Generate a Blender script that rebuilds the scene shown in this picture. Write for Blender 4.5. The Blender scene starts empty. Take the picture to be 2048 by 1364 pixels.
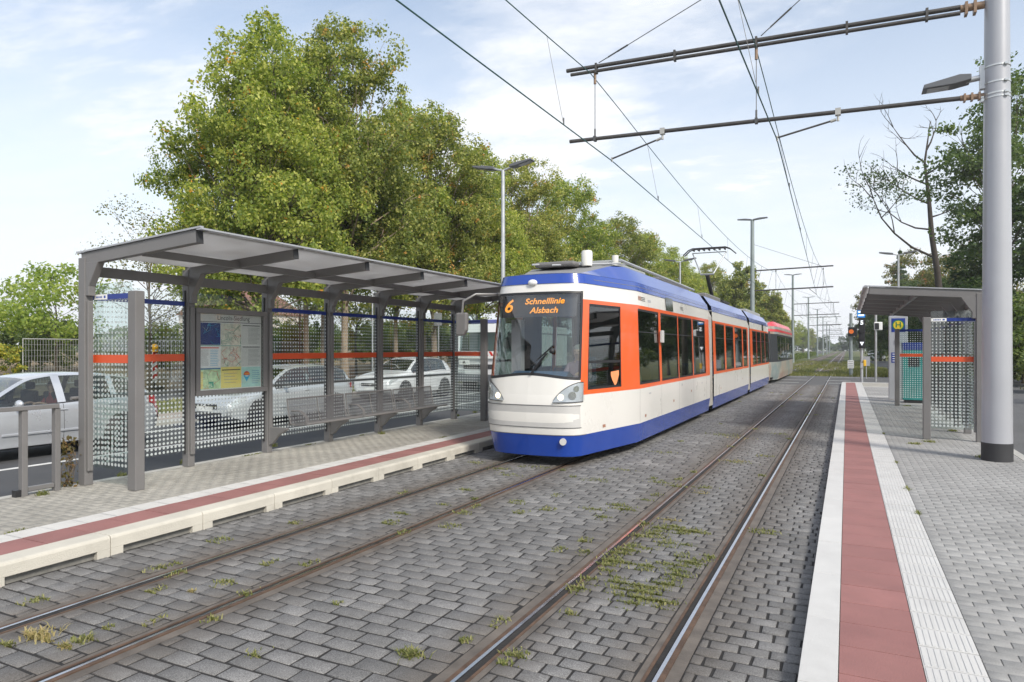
import bpy, math, random
import numpy as np
from mathutils import Vector, Matrix
random.seed(7)
SC = bpy.context.scene
COL = SC.collection
TH = math.atan(669.5 / 1365.0)
CT, ST = math.cos(TH), math.sin(TH)
CAMH = 1.9

def ray_x(px, X):
    """distance along the track (Y) of the point at photo column px that lies X metres beside the camera"""
    r = (px - 1024) / 1365.0
    return X * (CT + r * ST) / (r * CT - ST)

def ground_at(px, py, z=0.0):
    f = (CAMH - z) * 1365.0 / (py - 697)
    r = (px - 1024) / 1365.0 * f
    return (r * CT - f * ST, r * ST + f * CT, z)

# ---------------------------------------------------------------- tagging
def tag(o, label=None, cat=None, group=None, kind=None):
    if label: o['label'] = label
    if cat: o['category'] = cat
    if group: o['group'] = group
    if kind: o['kind'] = kind
    return o

def empty(name, loc=(0, 0, 0), label=None, cat=None, group=None, kind=None):
    o = bpy.data.objects.new(name, None)
    o.empty_display_size = 0.2
    o.location = loc
    COL.objects.link(o)
    return tag(o, label, cat, group, kind)

def root_loc(o):
    l = Vector((0, 0, 0))
    while o is not None:
        l += Vector(o.location)
        o = o.parent
    return l

def kids(o):
    return [c for c in bpy.data.objects if c.parent == o]

def copy_tree(o, parent=None, label=None, _k=None):
    if _k is None:
        _k = {}
        for c in bpy.data.objects:
            if c.parent is not None:
                _k.setdefault(c.parent.name, []).append(c)
    c = o.copy()
    COL.objects.link(c)
    if parent is not None:
        c.parent = parent
    if label:
        c['label'] = label
    for ch in _k.get(o.name, []):
        copy_tree(ch, c, None, _k)
    return c

# ---------------------------------------------------------------- mesh builder
def mesh_np(name, V, F, mats, parent=None, smooth=False, mi=None, origin=None):
    """V (n,3), F (m,4) or (m,3) numpy"""
    me = bpy.data.meshes.new(name)
    V = np.asarray(V, dtype=np.float32)
    F = np.asarray(F, dtype=np.int32)
    if parent is not None:
        V = V - np.array(root_loc(parent), dtype=np.float32)
    elif origin is not None:
        V = V - np.array(origin, dtype=np.float32)
    k = F.shape[1]
    me.vertices.add(len(V)); me.vertices.foreach_set('co', V.ravel())
    me.loops.add(F.size); me.loops.foreach_set('vertex_index', F.ravel())
    me.polygons.add(len(F))
    me.polygons.foreach_set('loop_start', np.arange(0, F.size, k, dtype=np.int32))
    me.polygons.foreach_set('loop_total', np.full(len(F), k, dtype=np.int32))
    if mi is not None:
        me.polygons.foreach_set('material_index', np.asarray(mi, dtype=np.int32))
    if smooth:
        me.polygons.foreach_set('use_smooth', np.ones(len(F), dtype=bool))
    me.update(calc_edges=True)
    for m in (mats if isinstance(mats, (list, tuple)) else [mats]):
        me.materials.append(m)
    o = bpy.data.objects.new(name, me)
    COL.objects.link(o)
    if parent is not None:
        o.parent = parent
    elif origin is not None:
        o.location = origin
    return o

class MB:
    def __init__(s):
        s.v = []; s.f = []; s.m = []; s.cur = 0
    def mat(s, i):
        s.cur = i; return s
    def add(s, vs, fs):
        b = len(s.v)
        s.v += [tuple(p) for p in vs]
        for f in fs:
            s.f.append([i + b for i in f]); s.m.append(s.cur)
        return s
    def box(s, x0, x1, y0, y1, z0, z1):
        v = [(x, y, z) for x in (x0, x1) for y in (y0, y1) for z in (z0, z1)]
        return s.add(v, [(0, 1, 3, 2), (4, 6, 7, 5), (0, 4, 5, 1), (2, 3, 7, 6), (0, 2, 6, 4), (1, 5, 7, 3)])
    def cbox(s, c, sx, sy, sz):
        return s.box(c[0] - sx / 2, c[0] + sx / 2, c[1] - sy / 2, c[1] + sy / 2, c[2] - sz / 2, c[2] + sz / 2)
    def obox(s, p, q, w, h, up=(0, 0, 1)):
        """bar from p to q, w wide sideways, h tall"""
        p, q = Vector(p), Vector(q)
        d = (q - p).normalized(); u = Vector(up)
        r = d.cross(u).normalized(); u = r.cross(d).normalized()
        v = []
        for e in (p, q):
            for a, b in ((-1, -1), (1, -1), (1, 1), (-1, 1)):
                v.append(e + r * (a * w / 2) + u * (b * h / 2))
        return s.add(v, [(0, 1, 2, 3), (7, 6, 5, 4), (0, 4, 5, 1), (1, 5, 6, 2), (2, 6, 7, 3), (3, 7, 4, 0)])
    def tube(s, p, q, r, r2=None, n=10, cap=True):
        p, q = Vector(p), Vector(q); r2 = r if r2 is None else r2
        d = (q - p).normalized()
        a = Vector((0, 0, 1)) if abs(d.z) < .9 else Vector((1, 0, 0))
        u = d.cross(a).normalized(); w = d.cross(u)
        v = []
        for e, rr in ((p, r), (q, r2)):
            for i in range(n):
                t = 2 * math.pi * i / n
                v.append(e + u * (math.cos(t) * rr) + w * (math.sin(t) * rr))
        f = [(i, (i + 1) % n, n + (i + 1) % n, n + i) for i in range(n)]
        if cap:
            f += [tuple(range(n - 1, -1, -1)), tuple(range(n, 2 * n))]
        return s.add(v, f)
    def path(s, pts, r, n=6, radii=None):
        pts = [Vector(p) for p in pts]
        v = []; u = None
        for i, p in enumerate(pts):
            d = (pts[min(i + 1, len(pts) - 1)] - pts[max(i - 1, 0)]).normalized()
            if u is None:
                a = Vector((0, 0, 1)) if abs(d.z) < .9 else Vector((1, 0, 0))
                u = d.cross(a).normalized()
            else:
                u = (u - d * u.dot(d)).normalized()
            w = d.cross(u); rr = radii[i] if radii else r
            for k in range(n):
                t = 2 * math.pi * k / n
                v.append(p + u * (math.cos(t) * rr) + w * (math.sin(t) * rr))
        f = []
        for i in range(len(pts) - 1):
            for k in range(n):
                f.append((i * n + k, i * n + (k + 1) % n, (i + 1) * n + (k + 1) % n, (i + 1) * n + k))
        f += [tuple(range(n - 1, -1, -1)), tuple(range((len(pts) - 1) * n, len(pts) * n))]
        return s.add(v, f)
    def lathe(s, prof, c=(0, 0, 0), n=20, axis='z'):
        v = []
        for r, h in prof:
            for k in range(n):
                t = 2 * math.pi * k / n
                a, b = math.cos(t) * r, math.sin(t) * r
                p = {'z': (a, b, h), 'x': (h, a, b), 'y': (a, h, b)}[axis]
                v.append((c[0] + p[0], c[1] + p[1], c[2] + p[2]))
        f = []
        for i in range(len(prof) - 1):
            for k in range(n):
                f.append((i * n + k, i * n + (k + 1) % n, (i + 1) * n + (k + 1) % n, (i + 1) * n + k))
        f += [tuple(range(n - 1, -1, -1)), tuple(range((len(prof) - 1) * n, len(prof) * n))]
        return s.add(v, f)
    def prism(s, poly, axis, a, b):
        """poly: 2-D points; extruded along axis from a to b"""
        def P(p, h):
            return {'x': (h, p[0], p[1]), 'y': (p[0], h, p[1]), 'z': (p[0], p[1], h)}[axis]
        n = len(poly)
        v = [P(p, a) for p in poly] + [P(p, b) for p in poly]
        return s.add(v, [tuple(range(n)), tuple(range(2 * n - 1, n - 1, -1))] +
                     [(i, n + i, n + (i + 1) % n, (i + 1) % n) for i in range(n)])
    def grid(s, P, closed=False):
        """P[i][j] points"""
        n = len(P); m = len(P[0])
        v = [p for r in P for p in r]
        f = [(i * m + j, i * m + j + 1, (i + 1) * m + j + 1, (i + 1) * m + j) for i in range(n - 1) for j in range(m - 1)]
        return s.add(v, f)
    def ball(s, c, rx, ry=None, rz=None, n=12, m=8):
        ry = rx if ry is None else ry; rz = rx if rz is None else rz
        v = []; f = []
        for i in range(m + 1):
            a = math.pi * i / m
            for k in range(n):
                t = 2 * math.pi * k / n
                v.append((c[0] + rx * math.sin(a) * math.cos(t), c[1] + ry * math.sin(a) * math.sin(t), c[2] + rz * math.cos(a)))
        for i in range(m):
            for k in range(n):
                f.append((i * n + k, (i + 1) * n + k, (i + 1) * n + (k + 1) % n, i * n + (k + 1) % n))
        return s.add(v, f)
    def build(s, name, mats, parent=None, smooth=False, bevel=None, origin=None):
        me = bpy.data.meshes.new(name)
        off = Vector((0, 0, 0))
        if parent is not None: off = root_loc(parent)
        elif origin is not None: off = Vector(origin)
        me.from_pydata([tuple(Vector(p) - off) for p in s.v], [], s.f)
        for m in (mats if isinstance(mats, (list, tuple)) else [mats]):
            me.materials.append(m)
        me.polygons.foreach_set('material_index', s.m)
        if smooth:
            me.polygons.foreach_set('use_smooth', [True] * len(s.f))
        me.update()
        o = bpy.data.objects.new(name, me)
        COL.objects.link(o)
        if parent is not None: o.parent = parent
        elif origin is not None: o.location = origin
        if bevel:
            b = o.modifiers.new('bevel', 'BEVEL'); b.width = bevel; b.segments = 2
            b.limit_method = 'ANGLE'; b.angle_limit = math.radians(40)
        if smooth == 'auto':
            try:
                me.set_sharp_from_angle(angle=math.radians(38))
            except Exception:
                pass
        return o

def text_into(mb, s, size, origin, right, up, align='CENTER', depth=0.002, sx=1.0, bold=0.0, shear=0.0):
    cu = bpy.data.curves.new('t', 'FONT')
    cu.body = s; cu.size = size; cu.align_x = align; cu.align_y = 'CENTER'
    cu.offset = bold; cu.shear = shear; cu.resolution_u = 3
    ob = bpy.data.objects.new('t', cu); COL.objects.link(ob)
    dg = bpy.context.evaluated_depsgraph_get(); dg.update()
    me = bpy.data.meshes.new_from_object(ob.evaluated_get(dg))
    o = Vector(origin); r = Vector(right).normalized(); u = Vector(up).normalized(); n = r.cross(u)
    mb.add([o + r * (v.co.x * sx) + u * v.co.y + n * depth for v in me.vertices], [tuple(p.vertices) for p in me.polygons])
    bpy.data.objects.remove(ob); bpy.data.meshes.remove(me); bpy.data.curves.remove(cu)

# ---------------------------------------------------------------- materials
def nodes_of(name):
    m = bpy.data.materials.new(name); m.use_nodes = True
    nt = m.node_tree; nt.nodes.clear()
    out = nt.nodes.new('ShaderNodeOutputMaterial')
    return m, nt, out

def N(nt, t, **kw):
    n = nt.nodes.new(t)
    for k, v in kw.items():
        if k.startswith('i_'):
            key = k[2:].replace('_', ' ')
            n.inputs[key].default_value = v
        else:
            setattr(n, k, v)
    return n

def math_n(nt, op, a, b=None, c=None):
    n = nt.nodes.new('ShaderNodeMath'); n.operation = op
    for i, x in enumerate((a, b, c)):
        if x is None: continue
        if isinstance(x, (int, float)): n.inputs[i].default_value = x
        else: nt.links.new(x, n.inputs[i])
    return n.outputs[0]

def ramp(nt, fac, stops):
    n = nt.nodes.new('ShaderNodeValToRGB')
    e = n.color_ramp.elements
    while len(e) < len(stops): e.new(0.5)
    for i, (p, c) in enumerate(stops):
        e[i].position = p
        e[i].color = (c, c, c, 1) if isinstance(c, (int, float)) else (*c, 1)
    nt.links.new(fac, n.inputs[0])
    return n.outputs[0]

def mixc(nt, fac, a, b, mode='MIX'):
    n = nt.nodes.new('ShaderNodeMix'); n.data_type = 'RGBA'; n.blend_type = mode
    for i, x in ((0, fac), (6, a), (7, b)):
        if isinstance(x, (int, float)): n.inputs[i].default_value = x
        elif isinstance(x, tuple): n.inputs[i].default_value = (*x, 1) if len(x) == 3 else x
        else: nt.links.new(x, n.inputs[i])
    return n.outputs[2]

def noise_n(nt, co, scale, detail=4, rough=.55):
    n = nt.nodes.new('ShaderNodeTexNoise'); n.inputs['Scale'].default_value = scale
    n.inputs['Detail'].default_value = detail; n.inputs['Roughness'].default_value = rough
    nt.links.new(co, n.inputs['Vector'])
    return n.outputs['Fac']

def coords(nt, scale=None):
    tc = nt.nodes.new('ShaderNodeTexCoord')
    if scale is None: return tc.outputs['Object']
    mp = nt.nodes.new('ShaderNodeMapping'); mp.inputs['Scale'].default_value = scale
    nt.links.new(tc.outputs['Object'], mp.inputs['Vector'])
    return mp.outputs['Vector']

def bump_n(nt, h, strength, dist):
    b = nt.nodes.new('ShaderNodeBump'); b.inputs['Strength'].default_value = strength; b.inputs['Distance'].default_value = dist
    nt.links.new(h, b.inputs['Height']); return b.outputs['Normal']

def M(name, col, rough=.5, metal=0., var=.12, vscale=3., grime=0., bump=0., bscale=40., spec=.5, coat=0., island=0.):
    """general painted / stone / metal surface with uneven tone"""
    m, nt, out = nodes_of(name)
    p = nt.nodes.new('ShaderNodeBsdfPrincipled')
    p.inputs['Metallic'].default_value = metal
    p.inputs['Specular IOR Level'].default_value = spec
    p.inputs['Coat Weight'].default_value = coat
    p.inputs['Coat Roughness'].default_value = .08
    co = coords(nt)
    n1 = noise_n(nt, co, vscale, 5)
    f = ramp(nt, n1, [(.3, 1 - var), (.7, 1 + var)])
    c = mixc(nt, 1., tuple(col), f, 'MULTIPLY')
    if island:
        g = nt.nodes.new('ShaderNodeNewGeometry')
        f2 = ramp(nt, g.outputs['Random Per Island'], [(0, 1 - island), (1, 1 + island)])
        c = mixc(nt, 1., c, f2, 'MULTIPLY')
    if grime:
        n2 = noise_n(nt, co, vscale * .6, 8, .7)
        g = ramp(nt, n2, [(.5, 0.), (.75, grime)])
        c = mixc(nt, g, c, (.10, .085, .06))
    nt.links.new(c, p.inputs['Base Color'])
    dv_ = .012 if coat else .07
    r = ramp(nt, n1, [(.2, max(0, rough - dv_)), (.8, min(1, rough + dv_))])
    nt.links.new(r, p.inputs['Roughness'])
    if bump:
        nt.links.new(bump_n(nt, noise_n(nt, co, bscale, 4), bump, .01), p.inputs['Normal'])
    nt.links.new(p.outputs[0], out.inputs[0])
    return m

def M_emit(name, col, strength):
    m, nt, out = nodes_of(name)
    e = nt.nodes.new('ShaderNodeEmission'); e.inputs[0].default_value = (*col, 1); e.inputs[1].default_value = strength
    nt.links.new(e.outputs[0], out.inputs[0]); return m

def M_glass(name, tint=(.8, .9, .87), refl=1.0, rough=.02, opacity=0., ocol=(.02, .03, .03), dots=None, ior=1.5):
    """thin pane: tinted see-through plus mirror reflection by angle; dots = printed white dot pattern
    dots = (axis, pitch, z0, z1, r0, r1, z_reference)"""
    m, nt, out = nodes_of(name)
    tr = nt.nodes.new('ShaderNodeBsdfTransparent'); tr.inputs[0].default_value = (*tint, 1)
    gl = nt.nodes.new('ShaderNodeBsdfGlossy'); gl.inputs['Roughness'].default_value = rough
    fr = nt.nodes.new('ShaderNodeFresnel'); fr.inputs[0].default_value = ior
    geo = nt.nodes.new('ShaderNodeNewGeometry')
    # fresnel that is the same from both faces of the pane
    lw = nt.nodes.new('ShaderNodeLayerWeight'); lw.inputs[0].default_value = .5
    f5 = math_n(nt, 'POWER', lw.outputs['Facing'], 3.2)
    fac = math_n(nt, 'MULTIPLY', math_n(nt, 'ADD', math_n(nt, 'MULTIPLY', f5, .8), .07), refl)
    base = tr.outputs[0]
    if opacity:
        df = nt.nodes.new('ShaderNodeBsdfDiffuse'); df.inputs[0].default_value = (*ocol, 1)
        mx = nt.nodes.new('ShaderNodeMixShader'); mx.inputs[0].default_value = opacity
        nt.links.new(tr.outputs[0], mx.inputs[1]); nt.links.new(df.outputs[0], mx.inputs[2]); base = mx.outputs[0]
    mx = nt.nodes.new('ShaderNodeMixShader')
    nt.links.new(fac, mx.inputs[0]); nt.links.new(base, mx.inputs[1]); nt.links.new(gl.outputs[0], mx.inputs[2])
    res = mx.outputs[0]
    if dots:
        ax, pitch, z0, z1, r0, r1 = dots
        co = coords(nt)
        sp = nt.nodes.new('ShaderNodeSeparateXYZ'); nt.links.new(co, sp.inputs[0])
        a = sp.outputs[{'x': 0, 'y': 1}[ax]]; z = sp.outputs[2]
        fa = math_n(nt, 'SUBTRACT', math_n(nt, 'FRACT', math_n(nt, 'DIVIDE', math_n(nt, 'ADD', a, 40.), pitch)), .5)
        fz = math_n(nt, 'SUBTRACT', math_n(nt, 'FRACT', math_n(nt, 'DIVIDE', math_n(nt, 'ADD', z, 40.), pitch)), .5)
        d = math_n(nt, 'SQRT', math_n(nt, 'ADD', math_n(nt, 'MULTIPLY', fa, fa), math_n(nt, 'MULTIPLY', fz, fz)))
        mr = nt.nodes.new('ShaderNodeMapRange')
        nt.links.new(z, mr.inputs[0])
        for i, x in enumerate((z0, z1, r0, r1)): mr.inputs[i + 1].default_value = x
        k = math_n(nt, 'LESS_THAN', d, mr.outputs[0])
        k = math_n(nt, 'MULTIPLY', k, math_n(nt, 'LESS_THAN', z, z1))
        k = math_n(nt, 'MULTIPLY', k, math_n(nt, 'GREATER_THAN', z, z0))
        df = nt.nodes.new('ShaderNodeBsdfDiffuse'); df.inputs[0].default_value = (.62, .66, .65, 1)
        tl = nt.nodes.new('ShaderNodeBsdfTranslucent'); tl.inputs[0].default_value = (.62, .66, .65, 1)
        m2 = nt.nodes.new('ShaderNodeMixShader'); m2.inputs[0].default_value = .35
        nt.links.new(df.outputs[0], m2.inputs[1]); nt.links.new(tl.outputs[0], m2.inputs[2])
        m3 = nt.nodes.new('ShaderNodeMixShader')
        nt.links.new(k, m3.inputs[0]); nt.links.new(res, m3.inputs[1]); nt.links.new(m2.outputs[0], m3.inputs[2])
        res = m3.outputs[0]
    nt.links.new(res, out.inputs[0])
    return m

def M_mesh(name, col, pitch, wire, ax='y', a2='z'):
    """welded wire mesh sheet: real holes by transparency in the surface's own coordinates"""
    m, nt, out = nodes_of(name)
    co = coords(nt)
    sp = nt.nodes.new('ShaderNodeSeparateXYZ'); nt.links.new(co, sp.inputs[0])
    k = None
    for nm in (ax, a2):
        a = sp.outputs['xyz'.index(nm)]
        f = math_n(nt, 'FRACT', math_n(nt, 'DIVIDE', math_n(nt, 'ADD', a, 40.), pitch))
        h = math_n(nt, 'LESS_THAN', f, wire)
        k = h if k is None else math_n(nt, 'MAXIMUM', k, h)
    p = nt.nodes.new('ShaderNodeBsdfPrincipled'); p.inputs['Base Color'].default_value = (*col, 1); p.inputs['Roughness'].default_value = .4
    p.inputs['Metallic'].default_value = .4
    tr = nt.nodes.new('ShaderNodeBsdfTransparent')
    mx = nt.nodes.new('ShaderNodeMixShader')
    nt.links.new(k, mx.inputs[0]); nt.links.new(tr.outputs[0], mx.inputs[1]); nt.links.new(p.outputs[0], mx.inputs[2])
    nt.links.new(mx.outputs[0], out.inputs[0])
    return m

def M_leaf(name, c1, c2, c3, accent=(.35, .14, .02), acc=.62, transl=.35):
    m, nt, out = nodes_of(name)
    g = nt.nodes.new('ShaderNodeNewGeometry')
    co = coords(nt)
    oi = nt.nodes.new('ShaderNodeObjectInfo')
    n = noise_n(nt, co, .55, 3)
    t = math_n(nt, 'ADD', math_n(nt, 'MULTIPLY', g.outputs['Random Per Island'], .55), math_n(nt, 'MULTIPLY', n, .5))
    t = math_n(nt, 'ADD', t, math_n(nt, 'MULTIPLY', math_n(nt, 'SUBTRACT', oi.outputs['Random'], .5), .18))
    c = ramp(nt, t, [(.2, c1), (.5, c2), (.85, c3)])
    if acc < 1:
        n2 = noise_n(nt, co, 1.1, 2)
        k = math_n(nt, 'MULTIPLY', ramp(nt, n2, [(acc, 0.), (acc + .05, 1.)]), math_n(nt, 'GREATER_THAN', g.outputs['Random Per Island'], .45))
        c = mixc(nt, k, c, accent)
    p = nt.nodes.new('ShaderNodeBsdfPrincipled'); p.inputs['Roughness'].default_value = .55
    p.inputs['Specular IOR Level'].default_value = .3
    nt.links.new(c, p.inputs['Base Color'])
    tl = nt.nodes.new('ShaderNodeBsdfTranslucent')
    c2_ = mixc(nt, 1., c, (1.5, 1.7, .8), 'MULTIPLY')
    nt.links.new(c2_, tl.inputs[0])
    mx = nt.nodes.new('ShaderNodeMixShader'); mx.inputs[0].default_value = transl
    nt.links.new(p.outputs[0], mx.inputs[1]); nt.links.new(tl.outputs[0], mx.inputs[2])
    nt.links.new(mx.outputs[0], out.inputs[0])
    return m
# ================================================================ camera, sky, sun
cam_d = bpy.data.cameras.new('camera'); cam_d.lens = 24.0; cam_d.sensor_width = 36.0
cam_d.sensor_fit = 'HORIZONTAL'
cam_d.clip_start = 0.05; cam_d.clip_end = 4000; cam_d.shift_y = 15.0 / 2048
cam = bpy.data.objects.new('camera', cam_d); COL.objects.link(cam)
cam.location = (0, 0, CAMH); cam.rotation_euler = (math.pi / 2, 0, TH)
SC.camera = cam

SUN_EL, SUN_AZ = math.radians(40), math.radians(122)     # azimuth clockwise from +Y
w = bpy.data.worlds.new('World'); SC.world = w; w.use_nodes = True
nt = w.node_tree; nt.nodes.clear()
out = nt.nodes.new('ShaderNodeOutputWorld'); bg = nt.nodes.new('ShaderNodeBackground')
sky = nt.nodes.new('ShaderNodeTexSky'); sky.sky_type = 'NISHITA'; sky.sun_disc = False
sky.sun_elevation = SUN_EL; sky.sun_rotation = SUN_AZ; sky.air_density = 1.0; sky.dust_density = 1.2; sky.ozone_density = 1.0
tc = nt.nodes.new('ShaderNodeTexCoord')
sp = nt.nodes.new('ShaderNodeSeparateXYZ'); nt.links.new(tc.outputs['Generated'], sp.inputs[0])
zz = math_n(nt, 'ADD', math_n(nt, 'MAXIMUM', sp.outputs[2], 0.), .10)
cx = math_n(nt, 'DIVIDE', sp.outputs[0], zz); cy = math_n(nt, 'DIVIDE', sp.outputs[1], zz)
cb = nt.nodes.new('ShaderNodeCombineXYZ'); nt.links.new(cx, cb.inputs[0]); nt.links.new(cy, cb.inputs[1])
mp = nt.nodes.new('ShaderNodeMapping'); mp.inputs['Rotation'].default_value = (0, 0, .5); mp.inputs['Scale'].default_value = (.42, .75, 1); mp.inputs['Location'].default_value = (2.3, 1.1, 0)
nt.links.new(cb.outputs[0], mp.inputs[0])
n1 = nt.nodes.new('ShaderNodeTexNoise'); n1.inputs['Scale'].default_value = 1.35; n1.inputs['Detail'].default_value = 9; n1.inputs['Roughness'].default_value = .62; n1.inputs['Distortion'].default_value = .35
nt.links.new(mp.outputs[0], n1.inputs['Vector'])
cl = ramp(nt, n1.outputs['Fac'], [(.42, .0), (.53, .45), (.66, 1.0)])
# thin veil of high cloud, thicker towards the horizon
hz = nt.nodes.new('ShaderNodeMapRange'); nt.links.new(sp.outputs[2], hz.inputs[0])
hz.inputs[1].default_value = 0.0; hz.inputs[2].default_value = .46; hz.inputs[3].default_value = .95; hz.inputs[4].default_value = .22
k = math_n(nt, 'MAXIMUM', hz.outputs[0], cl)
k = math_n(nt, 'MINIMUM', math_n(nt, 'ADD', k, math_n(nt, 'MULTIPLY', cl, .25)), 1.0)
skc = mixc(nt, 1., sky.outputs[0], (1.55, 1.55, 1.48), 'MULTIPLY')
c = mixc(nt, k, skc, (7.7, 7.9, 8.3))
nt.links.new(c, bg.inputs[0]); bg.inputs[1].default_value = 0.105
nt.links.new(bg.outputs[0], out.inputs[0])

sd = bpy.data.lights.new('sun', 'SUN'); sd.energy = 3.1; sd.angle = math.radians(12); sd.color = (1.0, .95, .87)
so = bpy.data.objects.new('sun', sd); COL.objects.link(so)
dv = Vector((math.sin(SUN_AZ) * math.cos(SUN_EL), math.cos(SUN_AZ) * math.cos(SUN_EL), math.sin(SUN_EL)))
so.rotation_euler = dv.to_track_quat('Z', 'Y').to_euler(); so.location = (20, -20, 40)
SC.view_settings.view_transform = 'Standard'; SC.view_settings.look = 'None'; SC.view_settings.exposure = 0.40
SC.view_settings.gamma = 1.0
try:
    SC.cycles.use_denoising = True
    SC.cycles.max_bounces = 8; SC.cycles.transparent_max_bounces = 24; SC.cycles.transmission_bounces = 4
    SC.cycles.glossy_bounces = 3; SC.cycles.diffuse_bounces = 3
    SC.cycles.sample_clamp_indirect = 6
except Exception:
    pass

# ================================================================ key numbers of the place
TC_R, TC_L = -1.50, -4.63           # centre lines of the two tracks
GH = 0.5275
RAILS = [TC_L - GH, TC_L + GH, TC_R - GH, TC_R + GH]
PL_X, PL_Z = -6.06, 0.18            # edge and height of the left platform
PR_X, PR_Z = -0.24, 0.10
PL_BACK = -8.76
Y_X0, Y_X1 = 39.0, 51.5             # asphalt crossing

# ================================================================ materials of the ground
def M_cobble(name, col, rails=True, island=.22):
    amp = 1. if rails else .35
    m, nt, out = nodes_of(name)
    p = nt.nodes.new('ShaderNodeBsdfPrincipled'); p.inputs['Roughness'].default_value = .82
    p.inputs['Specular IOR Level'].default_value = .35
    co = coords(nt)
    g = nt.nodes.new('ShaderNodeNewGeometry')
    c = mixc(nt, 1., tuple(col), ramp(nt, g.outputs['Random Per Island'], [(0, 1 - island), (.9, 1 + island), (1, 1 + 2.0 * island)]), 'MULTIPLY')
    sn = noise_n(nt, co, 130, 3, .85)
    c = mixc(nt, 1., c, ramp(nt, sn, [(.34, 1 - .5 * amp), (.5, 1.0), (.66, 1 + .75 * amp)]), 'MULTIPLY')
    c = mixc(nt, 1., c, ramp(nt, noise_n(nt, co, .8, 6, .65), [(.3, .80), (.7, 1.15)]), 'MULTIPLY')
    st = noise_n(nt, co, .42, 7, .72)
    c = mixc(nt, ramp(nt, st, [(.56, 0.), (.68, .38 * amp)]), c, (.05, .043, .036))
    c = mixc(nt, 1., c, ramp(nt, noise_n(nt, co, 9, 5, .65), [(.3, .86), (.7, 1.12)]), 'MULTIPLY')
    if rails:
        sx = nt.nodes.new('ShaderNodeSeparateXYZ'); nt.links.new(co, sx.inputs[0])
        d = None
        for xr in RAILS:
            a = math_n(nt, 'ABSOLUTE', math_n(nt, 'SUBTRACT', sx.outputs[0], xr))
            d = a if d is None else math_n(nt, 'MINIMUM', d, a)
        d = math_n(nt, 'ADD', d, math_n(nt, 'MULTIPLY', math_n(nt, 'SUBTRACT', noise_n(nt, co, 5, 6, .7), .5), .45))
        k = ramp(nt, d, [(.10, .62), (.48, 0.)])
        c = mixc(nt, k, c, (.088, .071, .056))
    nt.links.new(c, p.inputs['Base Color'])
    nt.links.new(bump_n(nt, sn, .5, .004), p.inputs['Normal'])
    nt.links.new(p.outputs[0], out.inputs[0])
    return m

m_cob = M_cobble('cobble_stone', (.158, .154, .150), island=.14)
m_joint = M('joint_sand', (.022, .020, .019), rough=.95, var=.3, vscale=8, bump=.6, bscale=80)
m_mastic = M('rail_mastic', (.120, .102, .086), rough=.75, var=.3, vscale=5, bump=.5, bscale=60)
m_asph = M('asphalt', (.068, .070, .075), rough=.85, var=.14, vscale=1.2, bump=.5, bscale=120, grime=.15)
m_asph2 = M('old_asphalt', (.105, .105, .107), rough=.88, var=.12, vscale=.8, bump=.5, bscale=110, grime=.15)
m_line = M('road_paint', (.62, .62, .60), rough=.7, var=.15, vscale=6)
m_paveL = M_cobble('beige_paver', (.325, .308, .272), rails=False, island=.04)
m_paveR = M_cobble('grey_paver', (.295, .289, .278), rails=False, island=.03)
m_pj = M('paver_joint', (.185, .178, .160), rough=.95, var=.25, vscale=10)
m_white = M('white_concrete', (.53, .52, .50), rough=.7, var=.05, vscale=4, grime=.10, bump=.25, bscale=90, island=.035)
m_cream = M('cream_concrete', (.52, .49, .42), rough=.75, var=.07, vscale=3, grime=.30, bump=.4, bscale=70, island=.05)
m_red = M('red_concrete', (.275, .124, .113), rough=.75, var=.10, vscale=3, grime=.14, bump=.3, bscale=90, island=.06)
m_steelrun = M('rail_running_surface', (.62, .63, .65), rough=.22, metal=1., var=.12, vscale=6)
m_rust = M('rail_rust', (.105, .064, .042), rough=.7, metal=.2, var=.35, vscale=9, bump=.4)
m_darkgap = M('rail_groove', (.035, .027, .020), rough=.9, var=.3, vscale=9)
m_kerb = M('kerb_stone', (.40, .39, .36), rough=.8, var=.12, vscale=4, bump=.3, grime=.2)
m_slab = M('platform_body', (.33, .31, .27), rough=.85, var=.15, vscale=3)

def M_turf(name, a, b, c, s=1.4):
    m, nt, out = nodes_of(name)
    p = nt.nodes.new('ShaderNodeBsdfPrincipled'); p.inputs['Roughness'].default_value = .95
    co = coords(nt)
    n = noise_n(nt, co, s, 8, .7); n2 = noise_n(nt, co, s * 14, 5, .7)
    t = math_n(nt, 'ADD', math_n(nt, 'MULTIPLY', n, .6), math_n(nt, 'MULTIPLY', n2, .4))
    nt.links.new(ramp(nt, t, [(.38, a), (.5, b), (.62, c)]), p.inputs['Base Color'])
    nt.links.new(bump_n(nt, n2, 1., .05), p.inputs['Normal'])
    nt.links.new(p.outputs[0], out.inputs[0]); return m
m_turf = M_turf('turf', (.045, .07, .02), (.08, .105, .03), (.17, .155, .06))
m_earth = M_turf('bare_earth', (.10, .09, .05), (.20, .15, .09), (.30, .24, .15), .6)
m_wild = M_turf('rough_ground', (.05, .075, .02), (.11, .13, .04), (.24, .18, .08), .5)
m_ballast = M_turf('rusty_ballast', (.06, .05, .04), (.13, .105, .085), (.22, .18, .15), 5)

# ================================================================ sheets
def sheet(name, poly, z, m, label=None, thick=None):
    mb = MB(); mb.prism(poly, 'z', z - (thick or .05), z)
    o = mb.build(name, m, origin=(poly[0][0], poly[0][1], 0))
    tag(o, kind='structure'); return o
def rect(x0, x1, y0, y1): return [(x0, y0), (x1, y0), (x1, y1), (x0, y1)]

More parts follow.
